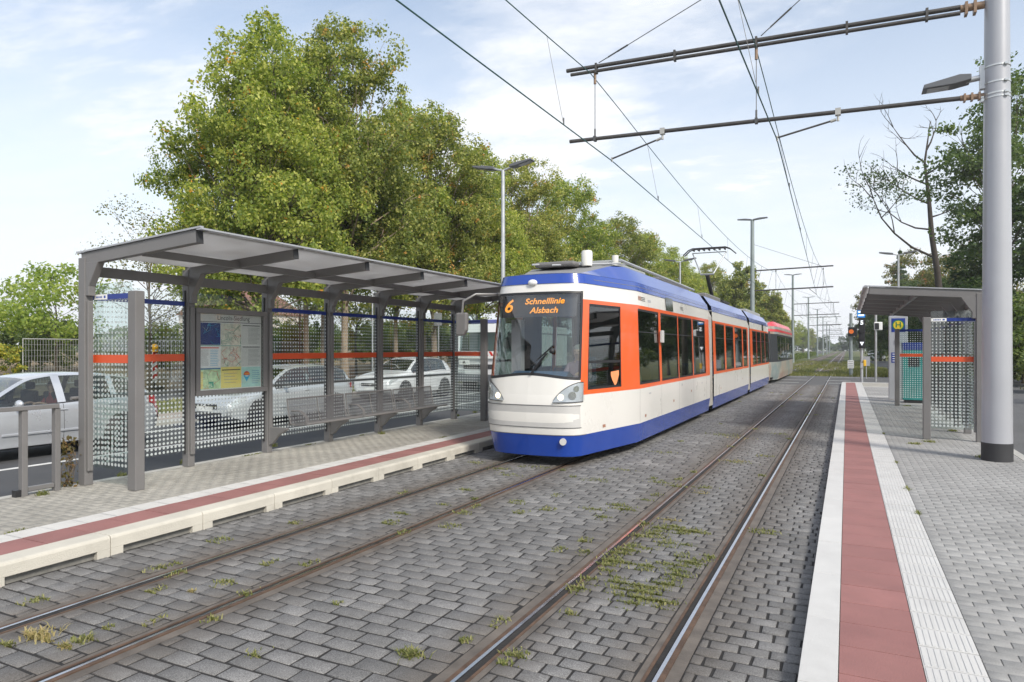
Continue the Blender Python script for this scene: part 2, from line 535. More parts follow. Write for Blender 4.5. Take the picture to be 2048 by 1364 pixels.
gb = MB(); gs = 900
gb.add([(-gs, -gs, -.09), (gs, -gs, -.09), (gs, gs, -.09), (-gs, gs, -.09)], [(0, 1, 2, 3)])
tag(gb.build('ground', m_wild), kind='structure')
sheet('track_bed', rect(PL_X - .12, PR_X + .08, -8, Y_X0), -.0075, m_joint)
sheet('crossing_road', rect(-75, 40, Y_X0, Y_X1), -.002, m_asph2)
sheet('road_surface', [(-15.2, -30), (PL_BACK, -30), (PL_BACK, Y_X0 - .01), (-16.8, Y_X0 - .01), (-16.8, 20), (-15.2, 13)], 0.0, m_asph)
sheet('road_surface', rect(-16.8, -9.2, Y_X1 + .01, 520), 0.0, m_asph)
sheet('side_road', rect(-28, -21.3, -40, Y_X0 - .01), -.01, m_asph2)
sheet('side_road', rect(-28, -21.3, Y_X1 + .01, 300), -.01, m_asph2)
sheet('path', rect(2.69, 7.4, -25, Y_X0 - .01), 0.0, m_asph2)
sheet('path', rect(2.9, 6.2, Y_X1 + .01, 118), 0.0, m_asph2)
sheet('sidewalk', [(-17.0, -30), (-15.35, -30), (-15.35, 13), (-16.95, 20), (-16.95, Y_X0 - .3), (-18.4, Y_X0 - .3), (-18.4, 20), (-17.0, 13)], .10, M('pale_sidewalk', (.34, .29, .25), rough=.85, var=.1, vscale=2, bump=.3))
kb = MB()
for a, b in (((-15.28, -30), (-15.28, 13)), ((-15.28, 13), (-16.88, 20)), ((-16.88, 20), (-16.88, Y_X0 - .3))):
    kb.obox((a[0], a[1], .05), (b[0], b[1], .05), .14, .14)
tag(kb.build('kerb', m_kerb), kind='structure')
sheet('verge', [(-21.2, -40), (-17.0, -40), (-17.0, 13), (-18.4, 20), (-18.4, Y_X0 - .3), (-21.2, Y_X0 - .3)], .06, m_turf)
sheet('verge', rect(-21.2, -16.9, Y_X1 + .3, 400), .06, m_turf)
sheet('verge', rect(7.5, 14, -30, Y_X0 - .3), .05, m_turf)
sheet('track_lawn', rect(-9.1, 2.8, Y_X1 + .01, 500), -.035, m_turf)
for tcx in (TC_L, TC_R):
    sheet('track_lawn', rect(tcx - 1.0, tcx + 1.0, Y_X1 + 9, 500), -.02, m_ballast)
# earth bank far left
def bank():
    rng = np.random.RandomState(5)
    P = []
    for i in range(30):
        x = -29 - i * 1.6
        row = []
        for j in range(70):
            y = -30 + j * 2.2
            h = .2 + 1.3 * (1 - math.exp(-i / 6.)) * (.6 + .4 * math.sin(y * .21 + i * .3)) + rng.rand() * .18
            row.append((x, y, h if i else -.05))
        P.append(row)
    mb = MB(); mb.grid(P)
    tag(mb.build('earth_bank', m_earth, smooth=True), kind='structure')
bank()

# painted lines
pl = MB()
for x in (-11.85, -14.25):
    pl.box(x - .06, x + .06, -30, Y_X0 - 1.5, .0005, .004)
pl.box(-11.9, -9.3, 36.9, 37.3, .0005, .0045)
for y in (41.2, 44.6, 49.6):
    for x0, x1 in ((-9.5, -6.2), (-3.9, -2.4), (-.9, 1.6)) if y != 44.6 else ((-8.5, -5.6), (-3.6, -2.1), (-1.1, .2)):
        pl.box(x0, x1, y, y + .14, .0, .003)
for y0 in range(56, 300, 9):
    pl.box(-13.1, -12.98, y0, y0 + 4.5, .0005, .004)
tag(pl.build('road_marking', m_line), kind='structure')

# ================================================================ stone setter (real stones, one mesh)
def stones(name, zones, z, m, bw, bh, gap, bev=.008, jit=.003, seed=1, depth=.035, half=True, tilt=.002, stagger=None, along='x', gapy=None):
    """rows of stones; zones (x0,x1,y0,y1); rows run along x, stacked along y"""
    rng = np.random.RandomState(seed)
    R = []
    for (x0, x1, y0, y1) in zones:
        ny = max(1, int(round((y1 - y0) / bh)))
        rh = (y1 - y0) / ny
        for j in range(ny):
            ya = y0 + j * rh
            xo = x0 - bw * ((j % 2) * .5 if stagger is None else stagger * (j % 2)) - (rng.rand() * bw * .22 if half else 0)
            x = xo
            while x < x1:
                wdt = bw * (1 + (rng.rand() - .5) * (.16 if half else 0.))
                a, b = max(x, x0), min(x + wdt, x1)
                if b - a > .035:
                    R.append((a, b, ya, ya + rh))
                x += wdt
    R = np.array(R)
    if along == 'y': R = R[:, [2, 3, 0, 1]]
    n = len(R); g = gap / 2; gy = g if gapy is None else gapy / 2
    x0, x1, y0, y1 = R[:, 0] + g, R[:, 1] - g, R[:, 2] + gy, R[:, 3] - gy
    def ring(ins, zz, j):
        c = np.stack([np.stack([x0 + ins, y0 + ins], 1), np.stack([x1 - ins, y0 + ins], 1), np.stack([x1 - ins, y1 - ins], 1), np.stack([x0 + ins, y1 - ins], 1)], 1)
        return c, zz
    J = (rng.rand(n, 4, 2) - .5) * 2 * jit
    T = (rng.rand(n, 1) - .5) * 2 * tilt + (rng.rand(n, 4) - .5) * tilt
    out = np.zeros((n, 12, 3))
    for k, (ins, dz) in enumerate(((bev, 0.), (0., -bev * .8), (0., -depth))):
        c, _ = ring(ins, 0, 0)
        out[:, k * 4:k * 4 + 4, :2] = c + J
        out[:, k * 4:k * 4 + 4, 2] = z + dz + (T if k < 2 else 0)
    fl = [(0, 1, 2, 3)]
    for k in (0, 4):
        for i in range(4):
            fl.append((k + i, k + 4 + i, k + 4 + (i + 1) % 4, k + (i + 1) % 4))
    fl = np.array(fl)
    F = (fl[None] + (np.arange(n) * 12)[:, None, None]).reshape(-1, 4)
    o = mesh_np(name, out.reshape(-1, 3), F, m)
    tag(o, kind='structure'); return o

e = .112
zones = [(PL_X - .02, RAILS[0] - e, -4, Y_X0), (RAILS[0] + e + .02, RAILS[1] - e - .02, -4, Y_X0), (RAILS[1] + e, RAILS[2] - e, -4, Y_X0)]
stones('cobblestone_paving', zones, 0.0, m_cob, .250, .148, .019, bev=.005, jit=.0045, seed=3, tilt=.0025)
zones = [(RAILS[2] + e + .02, RAILS[3] - e - .02, -4, Y_X0), (RAILS[3] + e, PR_X, -4, Y_X0)]
stones('cobblestone_paving', zones, 0.0, m_cob, .180, .130, .017, bev=.005, jit=.0045, seed=4, tilt=.0025)
# platforms
stones('platform_paving', [(-8.66, -7.0, -6, 42)], PL_Z, m_paveL, .20, .10, .0035, bev=.0008, jit=.0, seed=5, half=False, tilt=.0, gapy=.0022)
stones('platform_paving', [(.70, 2.54, -3, 29), (.70, 2.54, 29.3, 36)], PR_Z, m_paveR, .20, .10, .0065, bev=.0006, jit=.0, seed=6, half=False, tilt=.0, gapy=.0012)
sheet('platform_base', rect(-8.66, PL_X - .05, -7, 42), PL_Z - .007, m_pj, thick=.3)
sheet('platform_base', rect(PR_X + .03, 2.55, -4, 40.4), PR_Z - .007, m_pj, thick=.3)
mb = MB(); mb.box(-8.79, -8.665, -30, 42, -.05, PL_Z + .004); tag(mb.build('kerb', m_kerb, origin=(-8.7, 0, 0)), kind='structure')
mb = MB(); mb.box(2.545, 2.68, -25, 40.3, -.05, PR_Z + .004); tag(mb.build('kerb', m_kerb, origin=(2.6, 0, 0)), kind='structure')

def slabs(name, x0, x1, y0, y1, L, z, m, gap=.009, ribs=0, thick=.06, depthf=None, seed=1):
    mb = MB(); y = y0; rng = random.Random(seed)
    while y < y1 - .01:
        a, b = y + gap / 2, min(y + L, y1) - gap / 2
        dz = rng.uniform(-.0012, .0012)
        if not ribs:
            mb.box(x0, x1, a, b, z - thick, z + dz)
        else:
            mb.box(x0, x1, a, b, z - thick, z - .0028 + dz)
            wd = (x1 - x0) / ribs
            for i in range(ribs):
                xa = x0 + (i + .22) * wd
                mb.box(xa, xa + wd * .52, a + .012, b - .012, z - .006, z + dz)
        y += L
    o = mb.build(name, m, bevel=.0025 if not ribs else None)
    tag(o, kind='structure'); return o
slabs('platform_edge', PR_X, -.045, -3, 40.2, 1.0, PR_Z + .006, m_white, gap=.006, thick=.3)
slabs('red_strip', -.04, .385, -3, 40.2, .40, PR_Z + .001, m_red, seed=2)
slabs('tactile_strip', .39, .697, -3, 40.2, .30, PR_Z + .004, m_white, ribs=9, seed=3)
slabs('tactile_strip', .70, 2.54, 29.0, 29.3, .30, PR_Z + .003, m_white, seed=4)
slabs('tactile_strip', .70, 2.54, 36.0, 36.3, .30, PR_Z + .003, m_white, seed=4)
slabs('platform_end', .70, 2.54, 36.32, 40.0, .60, PR_Z + .001, m_slab, seed=4)
slabs('platform_end', -.2, 2.54, 40.2, 40.45, .25, PR_Z + .02, m_white, seed=4)
slabs('red_strip', -6.72, -6.305, -6, 42, .40, PL_Z + .001, m_red, seed=5)
slabs('tactile_strip', -6.995, -6.725, -6, 42, .30, PL_Z + .004, m_white, ribs=8, seed=6)

def platform_edge_left():
    mb = MB(); y = -6.0
    while y < 42:
        a, b = y + .004, y + 1 - .004
        X = PL_X
        # rounded top slab, face, feet with a drain slot between them
        prof = [(X - .24, PL_Z + .006), (X - .03, PL_Z + .006), (X - .008, PL_Z - .002), (X, PL_Z - .022), (X, .065), (X - .24, .065)]
        mb.prism(prof, 'y', a, b)
        for (f0, f1) in ((a, a + .12), (b - .12, b)):
            mb.prism([(X - .24, .066), (X - .001, .066), (X - .001, -.03), (X - .24, -.03)], 'y', f0, f1)
        mb.box(X - .24, X - .09, a + .12, b - .12, -.03, .064)
        y += 1
    tag(mb.build('platform_edge', m_cream, bevel=.004), kind='structure')
platform_edge_left()

# ================================================================ rails (grooved rail in the paving)
def rail(x, side):
    """side: +1 the groove lies at larger x"""
    r = MB(); y0, y1 = -8, Y_X1 + .2
    h = .026
    s = side
    def bx(m, a, b, z0, z1, ya=y0, yb=y1):
        r.mat(m); xa, xb = sorted((x + s * a, x + s * b)); r.box(xa, xb, ya, yb, z0, z1)
    bx(0, .0, h - .002, -.05, .004)           # polished running band
    bx(1, -.034, -.0005, -.05, .0025)     # dull shoulder
    bx(2, h + .0005, h + .042, -.06, -.036)  # groove floor
    bx(1, h + .0425, h + .062, -.05, -.002)   # lip
    # flat-bottomed rail beyond the crossing
    bx(0, -.02, .03, -.01, .03, y1 + .01, 480)
    bx(1, -.028, .038, -.06, -.011, y1 + .01, 480)
    o = r.build('tram_rail', [m_steelrun, m_rust, m_darkgap])
    tag(o, kind='structure')
    mm = MB()
    xa, xb = sorted((x - s * .0345, x - s * .111)); mm.box(xa, xb, y0, Y_X0, -.05, -.004)
    xa, xb = sorted((x + s * .0885, x + s * .13)); mm.box(xa, xb, y0, Y_X0, -.05, -.006)
    o = mm.build('rail_fill', m_mastic); tag(o, kind='structure')
rail(RAILS[0], 1); rail(RAILS[1], -1); rail(RAILS[2], 1); rail(RAILS[3], -1)

# thin summer haze: real air round the whole place
hb = MB(); hb.box(-470, 470, -285, 645, -1.1, 30)
hm, hnt, hout = nodes_of('haze_air')
pv = hnt.nodes.new('ShaderNodeVolumePrincipled'); pv.inputs['Density'].default_value = .0006; pv.inputs['Color'].default_value = (.92, .94, .97, 1); pv.inputs['Anisotropy'].default_value = .3
hnt.links.new(pv.outputs[0], hout.inputs['Volume'])
gb_o = bpy.data.objects['ground']; gb_o.scale = (.5, .5, 1); gb_o.location = (0, 180, 0)
tag(hb.build('haze', hm), 'thin pale haze over the far end of the line', 'haze', kind='stuff')
# ================================================================ plants
m_bark = M('bark', (.115, .092, .068), rough=.95, var=.3, vscale=6, bump=1., bscale=22)
m_bark_l = M('pale_bark', (.30, .23, .17), rough=.95, var=.25, vscale=5, bump=1., bscale=22)
m_leafA = M_leaf('broad_leaf', (.10, .158, .034), (.235, .285, .062), (.50, .49, .125), accent=(.66, .28, .04), acc=.65, transl=.42)
m_leafB = M_leaf('broad_leaf_dull', (.115, .155, .038), (.26, .285, .07), (.50, .45, .13), accent=(.46, .24, .06), acc=.62)
m_leafD = M_leaf('dark_leaf', (.028, .055, .018), (.060, .100, .030), (.120, .150, .045), acc=1.)
m_leafM = M_leaf('mid_leaf', (.055, .090, .024), (.115, .160, .042), (.22, .24, .070), acc=1.)
m_leafM2 = M_leaf('locust_leaf', (.05, .085, .030), (.10, .15, .045), (.20, .24, .08), acc=1.)
m_leafY = M_leaf('light_leaf', (.15, .22, .05), (.27, .34, .08), (.42, .45, .11), acc=1., transl=.45)
m_leafO = M_leaf('olive_leaf', (.10, .115, .035), (.17, .17, .055), (.26, .21, .08), accent=(.32, .12, .05), acc=.6)
m_leafYe = M_leaf('yellow_leaf', (.13, .18, .03), (.26, .29, .05), (.55, .42, .06), acc=1.)

def leaf_quads(C, rng, size, up=.5, out_dir=None, aspect=.62):
    """diamond leaves at centres C (n,3)"""
    n = len(C)
    nrm = rng.randn(n, 3); nrm /= np.linalg.norm(nrm, axis=1)[:, None] + 1e-9
    if out_dir is not None: nrm = nrm * .8 + out_dir * .6
    nrm[:, 2] += up
    nrm /= np.linalg.norm(nrm, axis=1)[:, None] + 1e-9
    t = rng.randn(n, 3); t -= (t * nrm).sum(1)[:, None] * nrm; t /= np.linalg.norm(t, axis=1)[:, None] + 1e-9
    b = np.cross(nrm, t)
    s = size * (.6 + .8 * rng.rand(n))[:, None]
    P = np.stack([C - t * s * .5, C + b * s * .5 * aspect - t * s * .05, C + t * s * .5, C - b * s * .5 * aspect - t * s * .05], 1)
    F = np.arange(n * 4).reshape(n, 4)
    return P.reshape(-1, 3), F

def make_tree(name, seed, H, R, trunk, nleaf, size, leafm, barkm, clumps=46, low=.22, shape='round', tr=None, parts=True, fill=.5, squash=.8, loose=0., root=None, lean=(0, 0), crs=.30):
    rng = np.random.RandomState(seed); pr = random.Random(seed)
    if root is None: root = empty(name)
    z0 = trunk; hz = (H - z0)
    tr = tr or H * .0135
    # clump centres
    C = []; tries = 0
    while len(C) < clumps and tries < 5000:
        tries += 1
        u = rng.randn(3); u /= np.linalg.norm(u); r = rng.rand() ** .38
        t = (u[2] * r + 1) / 2
        if shape == 'round': w_ = 1.0
        elif shape == 'egg': w_ = 1.12 - .5 * t
        elif shape == 'spire': w_ = 1.2 - .85 * t
        elif shape == 'cone': w_ = 1.15 * (1 - t) + .1
        elif shape == 'vase': w_ = .55 + .6 * t
        elif shape == 'column': w_ = .95
        p = np.array([u[0] * r * R * w_, u[1] * r * R * w_, z0 + t * hz])
        p *= np.array([1, 1, 1]); p[:2] += np.array(lean) * t
        p[2] += (rng.rand() - .5) * hz * .06
        C.append(p)
    C = np.array(C)
    cr = (R * crs) * (.55 + .75 * rng.rand(len(C)))
    cr = np.minimum(cr, .2 * hz + .25)
    C[:, 2] = np.minimum(C[:, 2], H - cr * squash * .9)
    # trunk and limbs
    tb = MB(); top = Vector((lean[0] * .8, lean[1] * .8, z0 + hz * .72))
    pts = []; k = 7
    for i in range(k + 1):
        t = i / k
        pts.append(Vector((top.x * t * t + math.sin(i * 1.7 + seed) * .1 * R * .3 * t, top.y * t * t + math.cos(i * 2.1 + seed) * .1 * R * .3 * t, top.z * t)))
    pts[0].z = -.3
    tb.path(pts, 0, n=9, radii=[tr * (1.35 if i == 0 else 1.) * (1 - .82 * i / k) for i in range(k + 1)])
    order = list(range(len(C))); pr.shuffle(order)
    for q in order[:int(len(C) * .75)]:
        c = Vector(C[q]); hh = max(z0 * .75, min(c.z * .72 - .1, top.z * .96))
        t = max(0.05, min(1, hh / top.z)); i = min(int(t * k), k - 1); f = t * k - i
        s = pts[i].lerp(pts[i + 1], f)
        mid = s.lerp(c, .5) + Vector((0, 0, -.06 * (c - s).length + .15)) + Vector((pr.uniform(-.1, .1), pr.uniform(-.1, .1), 0)) * (c - s).length
        rr = tr * .34 * (1 - .55 * t)
        tb.path([s, s.lerp(mid, .6), mid, mid.lerp(c, .6), c], 0, n=5, radii=[rr, rr * .8, rr * .6, rr * .4, rr * .15])
        for _ in range(3):
            d = Vector((pr.gauss(0, 1), pr.gauss(0, 1), pr.gauss(.2, .8))).normalized() * cr[q] * .9
            tb.path([mid.lerp(c, .6), c + d * .5, c + d], 0, n=3, radii=[rr * .35, rr * .2, rr * .08])
    if parts: tb.build('trunk', barkm, root, smooth=True)
    # leaves
    wgt = cr ** 2; wgt = wgt / wgt.sum()
    cnt = rng.multinomial(nleaf, wgt)
    pos = []; od = []
    for c, r, n in zip(C, cr, cnt):
        # sub-clumps give an uneven outline
        m = max(3, int(6 + 4 * rng.rand()))
        sc = rng.randn(m, 3); sc /= np.linalg.norm(sc, axis=1)[:, None]; sc *= (.55 + .5 * rng.rand(m, 1)) * r
        idx = rng.randint(0, m, n)
        d = rng.randn(n, 3); d /= np.linalg.norm(d, axis=1)[:, None]
        rad = (rng.rand(n) ** fill)[:, None] * r * (.52 + loose)
        p = sc[idx] + d * rad
        p[:, 2] *= squash
        pos.append(c + p); od.append(d)
    pos = np.concatenate(pos); od = np.concatenate(od)
    keep = pos[:, 2] > .15
    V, F = leaf_quads(pos[keep], rng, size, up=.45, out_dir=od[keep])
    mesh_np('crown', V, F, leafm, root)
    return root

def place(root, x, y, z=0., s=1., rot=0., label=None, cat=None, group=None, sz=None):
    root.location = (x, y, z); root.scale = (s, s, sz or s); root.rotation_euler = (0, 0, rot)
    return tag(root, label, cat, group)

# ---- the row of tall lindens beyond the road
G = 'tall trees in the row beyond the road'
protoA = make_tree('deciduous_tree', 11, 14.6, 4.3, 3.0, 66000, .138, m_leafA, m_bark, clumps=100, shape='spire', crs=.235, fill=.62)
protoB = make_tree('deciduous_tree', 29, 14.2, 4.1, 2.8, 66000, .138, m_leafB, m_bark_l, clumps=100, shape='egg', crs=.235, fill=.62)
protoC = make_tree('deciduous_tree', 37, 12.8, 3.9, 2.8, 54000, .138, m_leafA, m_bark_l, clumps=84, shape='column', crs=.24, fill=.62)
def at_row(px, X): return ray_x(px, X)
rowx = -19.2
specs = [  # px of crown centre, top-of-crown y, proto, width, turn, label
    (520, 15, 0, .90, 1.0, 'tall green tree standing highest at the left above the shelter roof'),
    (690, 42, 1, .95, 2.2, 'second tall tree of the row, behind the middle of the shelter roof'),
    (612, 120, 2, .85, 0.4, 'tree filling the gap between the two tallest trees of the row'),
    (452, 200, 2, .70, 3.0, 'leftmost green tree of the row, above the near end of the shelter roof'),
    (792, 200, 2, .8, 4.0, 'tree right of the second tall tree, above the far end of the shelter'),
    (868, 222, 1, .95, 5.0, 'tree with brownish green top just left of the nearest double street lamp'),
    (955, 285, 0, .95, 0.9, 'tree whose crown is crossed by the nearest double street lamp'),
    (1045, 315, 1, .95, 1.9, 'tree behind the tram front, right of the nearest double street lamp'),
    (1118, 362, 2, 1.1, 2.9, 'tree of the row above the white roof cylinder of the tram'),
    (1180, 425, 0, 1.1, 3.9, 'tree of the row above the front half of the blue tram roof'),
    (1240, 432, 1, 1.1, 4.9, 'tree of the row above the rear half of the front tram section'),
    (1298, 468, 2, 1.1, 5.9, 'tree of the row just left of the second double street lamp'),
    (1340, 492, 0, 1.1, 0.2, 'tree of the row left of the pantograph'),
]
protos = [protoA, protoB, protoC]; pH = [14.6, 14.2, 12.8]
used = [False] * 3
for i, (px, ty, k, wd, rot, lab) in enumerate(specs):
    X = rowx - (1.4 if k == 2 else 0)
    Y = ray_x(px, X); fwd = -X * ST + Y * CT
    H = CAMH + fwd * (697 - ty) / 1365.
    o = protos[k] if not used[k] else copy_tree(protos[k])
    used[k] = True
    s = H / pH[k]
    place(o, X, Y, 0, min(s, 1.0) * wd, rot, lab, 'tree', G, sz=s)
# far trees of the row, down to the vanishing point
for i, (X, Y, H) in enumerate([(-18.5, 92, 13), (-18, 103, 14.5), (-18, 118, 13), (-18, 132, 14), (-17.5, 150, 13), (-17.5, 172, 12.5), (-17, 196, 13), (-17, 225, 12), (-17, 262, 12), (-16.5, 310, 12), (-16, 370, 12)]):
    o = copy_tree(protos[i % 3])
    s = H / pH[i % 3]
    place(o, X, Y, 0, s * 1.05, random.uniform(0, 6.28), 'far tree of the row that shrinks away beside the trams', 'tree', 'far trees along the left side of the line', sz=s)
# pair near the masts, nearer to the track
o = make_tree('deciduous_tree', 51, 13.8, 3.6, 2.5, 17000, .26, m_leafB, m_bark, clumps=40, shape='egg')
place(o, -12.9, 96, 0, 1, 0, 'slender upright tree left of the first lattice of thin masts, above the second blue roof', 'tree', 'slender trees by the road median')
o2 = copy_tree(o, label='slender upright tree right of the first thin mast, above the red tram roof')
place(o2, -11.0, 108, 0, .86, 2.0); o2.scale = (.8, .8, .86)
o2 = copy_tree(o, label='slender upright tree beside the second thin mast, furthest of the three slender ones')
place(o2, -11.5, 128, 0, .8, 4.0)

# ---- left background: bushes, young trees
bush = make_tree('bush', 61, 3.6, 2.3, .1, 9000, .16, m_leafM, m_bark, clumps=22, shape='round', tr=.06)
place(bush, -37, 16, .4, .85, 0, 'dark green bush behind the wire fence at the far left', 'bush', 'bushes behind the side road')
bl = ['round green bush behind the silver car roof', 'dark bush at the left edge of the picture', 'green bush seen through the first glass pane of the shelter',
      'green bush seen between the first shelter posts', 'bush behind the timetable case', 'bush seen above the beacon lamp', 'bush behind the silver estate car', 'dense bush behind the shelter bench',
      'bush behind the white compact car', 'bush behind the third glass bay of the shelter']
bp = [(-36, 21, .8), (-41, 9.5, .85), (-35, 25.5, .8), (-34, 30, .9), (-33, 35, .95), (-31, 40, .95), (-33, 33.5, .8), (-30, 46, 1.0), (-29, 54, 1.1), (-34, 45, 1.0)]
for (x, y, s), l in zip(bp, bl):
    c = copy_tree(bush, label=l); place(c, x, y, .5, s, random.uniform(0, 6))
for i in range(16):
    c = copy_tree(bush, label='bush in the green mass behind the side road')
    place(c, random.uniform(-47, -30), 20 + i * 5.5 + random.uniform(-2, 2), .4, random.uniform(.75, 1.15), random.uniform(0, 6))
    c['group'] = 'bushes of the green mass behind the side road'
yt = make_tree('young_tree', 71, 5.6, 2.7, 1.3, 5200, .17, m_leafY, m_bark, clumps=30, shape='round', tr=.06, squash=.6, loose=.2)
place(yt, -33.5, ray_x(112, -33.5), .4, 1, 0, 'light green young tree with loose crown behind the wire fence', 'tree')
yb = make_tree('bush', 73, 2.6, 1.7, .1, 5000, .13, m_leafYe, m_bark, clumps=18, tr=.05)
place(yb, -29.5, ray_x(-30, -29.5), .2, .8, 0, 'yellow green bush at the left edge above the silver car', 'bush')
sp_ = make_tree('sparse_tree', 79, 9.2, 2.7, 2.2, 4200, .11, m_leafO, m_bark, clumps=26, tr=.10, loose=.3)
place(sp_, -27.5, ray_x(300, -27.5), 0, .95, 1, 'thin sparse tree at the left foot of the tall tree, above the shelter roof corner', 'tree')
sp2 = copy_tree(sp_, label='thin sparse tree seen through the third shelter bay'); place(sp2, -30, ray_x(600, -30), 0, .85, 3)
sp2 = copy_tree(sp_, label='thin sparse tree seen through the fourth shelter bay'); place(sp2, -27, ray_x(712, -27), 0, .8, 5)
# pale trunks of trees standing close behind the road
mt = make_tree('deciduous_tree', 83, 11, 3.6, 4.6, 15000, .21, m_leafM, m_bark_l, clumps=34, shape='round', tr=.17)
place(mt, -21.0, ray_x(648, -21.0), 0, 1, 0, 'tree with pale straight trunk seen through the third shelter bay', 'tree', 'pale trunked trees behind the road')
c = copy_tree(mt, label='tree with pale straight trunk seen between the last shelter bays'); place(c, -20.5, ray_x(848, -20.5), 0, 1, 2)

# hedge along the road median
def hedge(name, x, y0, y1, h, wd, n, m, seed, label):
    rng = np.random.RandomState(seed)
    p = np.stack([x + (rng.rand(n) - .5) * wd, y0 + rng.rand(n) * (y1 - y0), rng.rand(n) ** .7 * h], 1)
    p[:, 2] *= (.8 + .3 * np.sin(p[:, 1] * .7) * np.cos(p[:, 1] * .23))
    V, F = leaf_quads(p, rng, .22)
    return tag(mesh_np(name, V, F, m, origin=(x, y0, 0)), label, 'hedge')
hedge('hedge', -8.0, 56, 210, .95, .9, 26000, m_leafM, 5, 'low green hedge between the left track and the road beyond the crossing')

# ---- right side
loc = make_tree('locust_tree', 91, 21, 4.6, 6.5, 17000, .24, m_leafM2, m_bark, clumps=54, shape='round', tr=.24, squash=.55, loose=.10)
place(loc, 9.0, ray_x(2008, 9.0), 0, .98, .6, 'tall feathery dark tree behind the thick grey mast', 'tree')
dk = make_tree('deciduous_tree', 97, 12, 4.2, 1.8, 26000, .24, m_leafD, m_bark, clumps=46, shape='round', tr=.22)
place(dk, 10.6, ray_x(2085, 10.6), 0, 1.05, 0, 'dark dense tree at the right edge behind the thick mast', 'tree', 'dark trees on the right of the path')
def at_px(src, px, X, ty, H0, lab, grp, w_=1.0, rot=0., move=False):
    Y = ray_x(px, X); fwd = -X * ST + Y * CT; H = CAMH + fwd * (697 - ty) / 1365.
    c = src if move else copy_tree(src)
    place(c, X, Y, 0, H / H0 * w_, rot, lab, 'tree', grp, sz=H / H0); return c
GD = 'dark trees on the right of the path'
for px, X, ty, w_, lab in ((1722, 4.6, 640, 1.1, 'dark tree behind the black signal head'), (1752, 5.6, 612, 1.1, 'dark tree behind the camera box pole'), (1782, 6.4, 590, 1.1, 'dark tree left of the grey stop column'),
                           (1815, 7.2, 575, 1.1, 'dark tree behind the far pane of the right shelter'), (1850, 8.0, 560, 1.1, 'dark tree behind the near free post of the right shelter'), (1895, 9.0, 555, 1.1, 'dark tree behind the near pane of the right shelter'),
                           (1945, 9.8, 540, 1.0, 'dark tree just left of the thick mast, behind the shelter roof')):
    at_px(dk, px, X, ty, 12, lab, GD, w_, px)
for i, (x, y, s) in enumerate([(2.0, 415, .7), (-1.5, 440, .75), (6.5, 330, .9), (7.5, 380, .9), (13, 250, .9), (15, 140, 1.), (-22, 420, .9), (-12, 430, .8)]):
    c = copy_tree(dk, label='far tree in the wooded strip along the right side of the line'); place(c, x, y, 0, s, random.uniform(0, 6)); c['group'] = 'far trees right of the line'
    if x < 1: c['label'] = 'far tree closing the view at the vanishing point'; c['group'] = 'far trees at the vanishing point'
mx = make_tree('deciduous_tree', 101, 14, 5.0, 2, 20000, .28, m_leafO, m_bark, clumps=46, shape='round', tr=.2)
GO = 'olive trees behind the right shelter'
at_px(mx, 1838, 9.0, 503, 14, 'brownish green tree rising above the right shelter roof, left of the bare tree', GO, 1., 0, True)
at_px(mx, 1785, 8.6, 535, 14, 'low olive green tree at the left end of the right shelter roof', GO, 1., 1)
at_px(mx, 1880, 10.5, 520, 14, 'olive green tree directly behind the trunk of the bare tree', GO, 1., 2)
at_px(mx, 1935, 10.5, 490, 14, 'olive green tree between the bare tree and the thick mast', GO, 1., 3)
def conifer(name, seed, H, R, n, m):
    rng = np.random.RandomState(seed); root = empty(name)
    tb = MB(); tb.path([(0, 0, -.2), (0, 0, H * .5), (0, 0, H)], 0, n=7, radii=[H * .02, H * .012, .02]); tb.build('trunk', m_bark, root, smooth=True)
    t = rng.rand(n) ** .7; lay = np.floor(t * 22) / 22.
    a = rng.randint(0, 11, n) / 11. * 6.283 + lay * 40 + rng.randn(n) * .12
    rr = (1 - t) * R * rng.rand(n) ** .5
    p = np.stack([np.cos(a) * rr, np.sin(a) * rr, (1 - (1 - lay) * .93) * H - rr * .22 + rng.randn(n) * .06], 1)
    V, F = leaf_quads(p, rng, .42, up=.2)
    mesh_np('crown', V, F, m, root); return root
cf = conifer('spruce_tree', 3, 15, 3.2, 9000, m_leafD)
place(cf, 4.6, 118, 0, .72, 0, 'dark pointed spruce behind the left end of the right shelter roof', 'tree', 'spruces on the right')
c = copy_tree(cf, label='pointed spruce top rising above the right shelter roof'); place(c, 9.2, ray_x(1800, 9.2), 0, 1.42, 1)
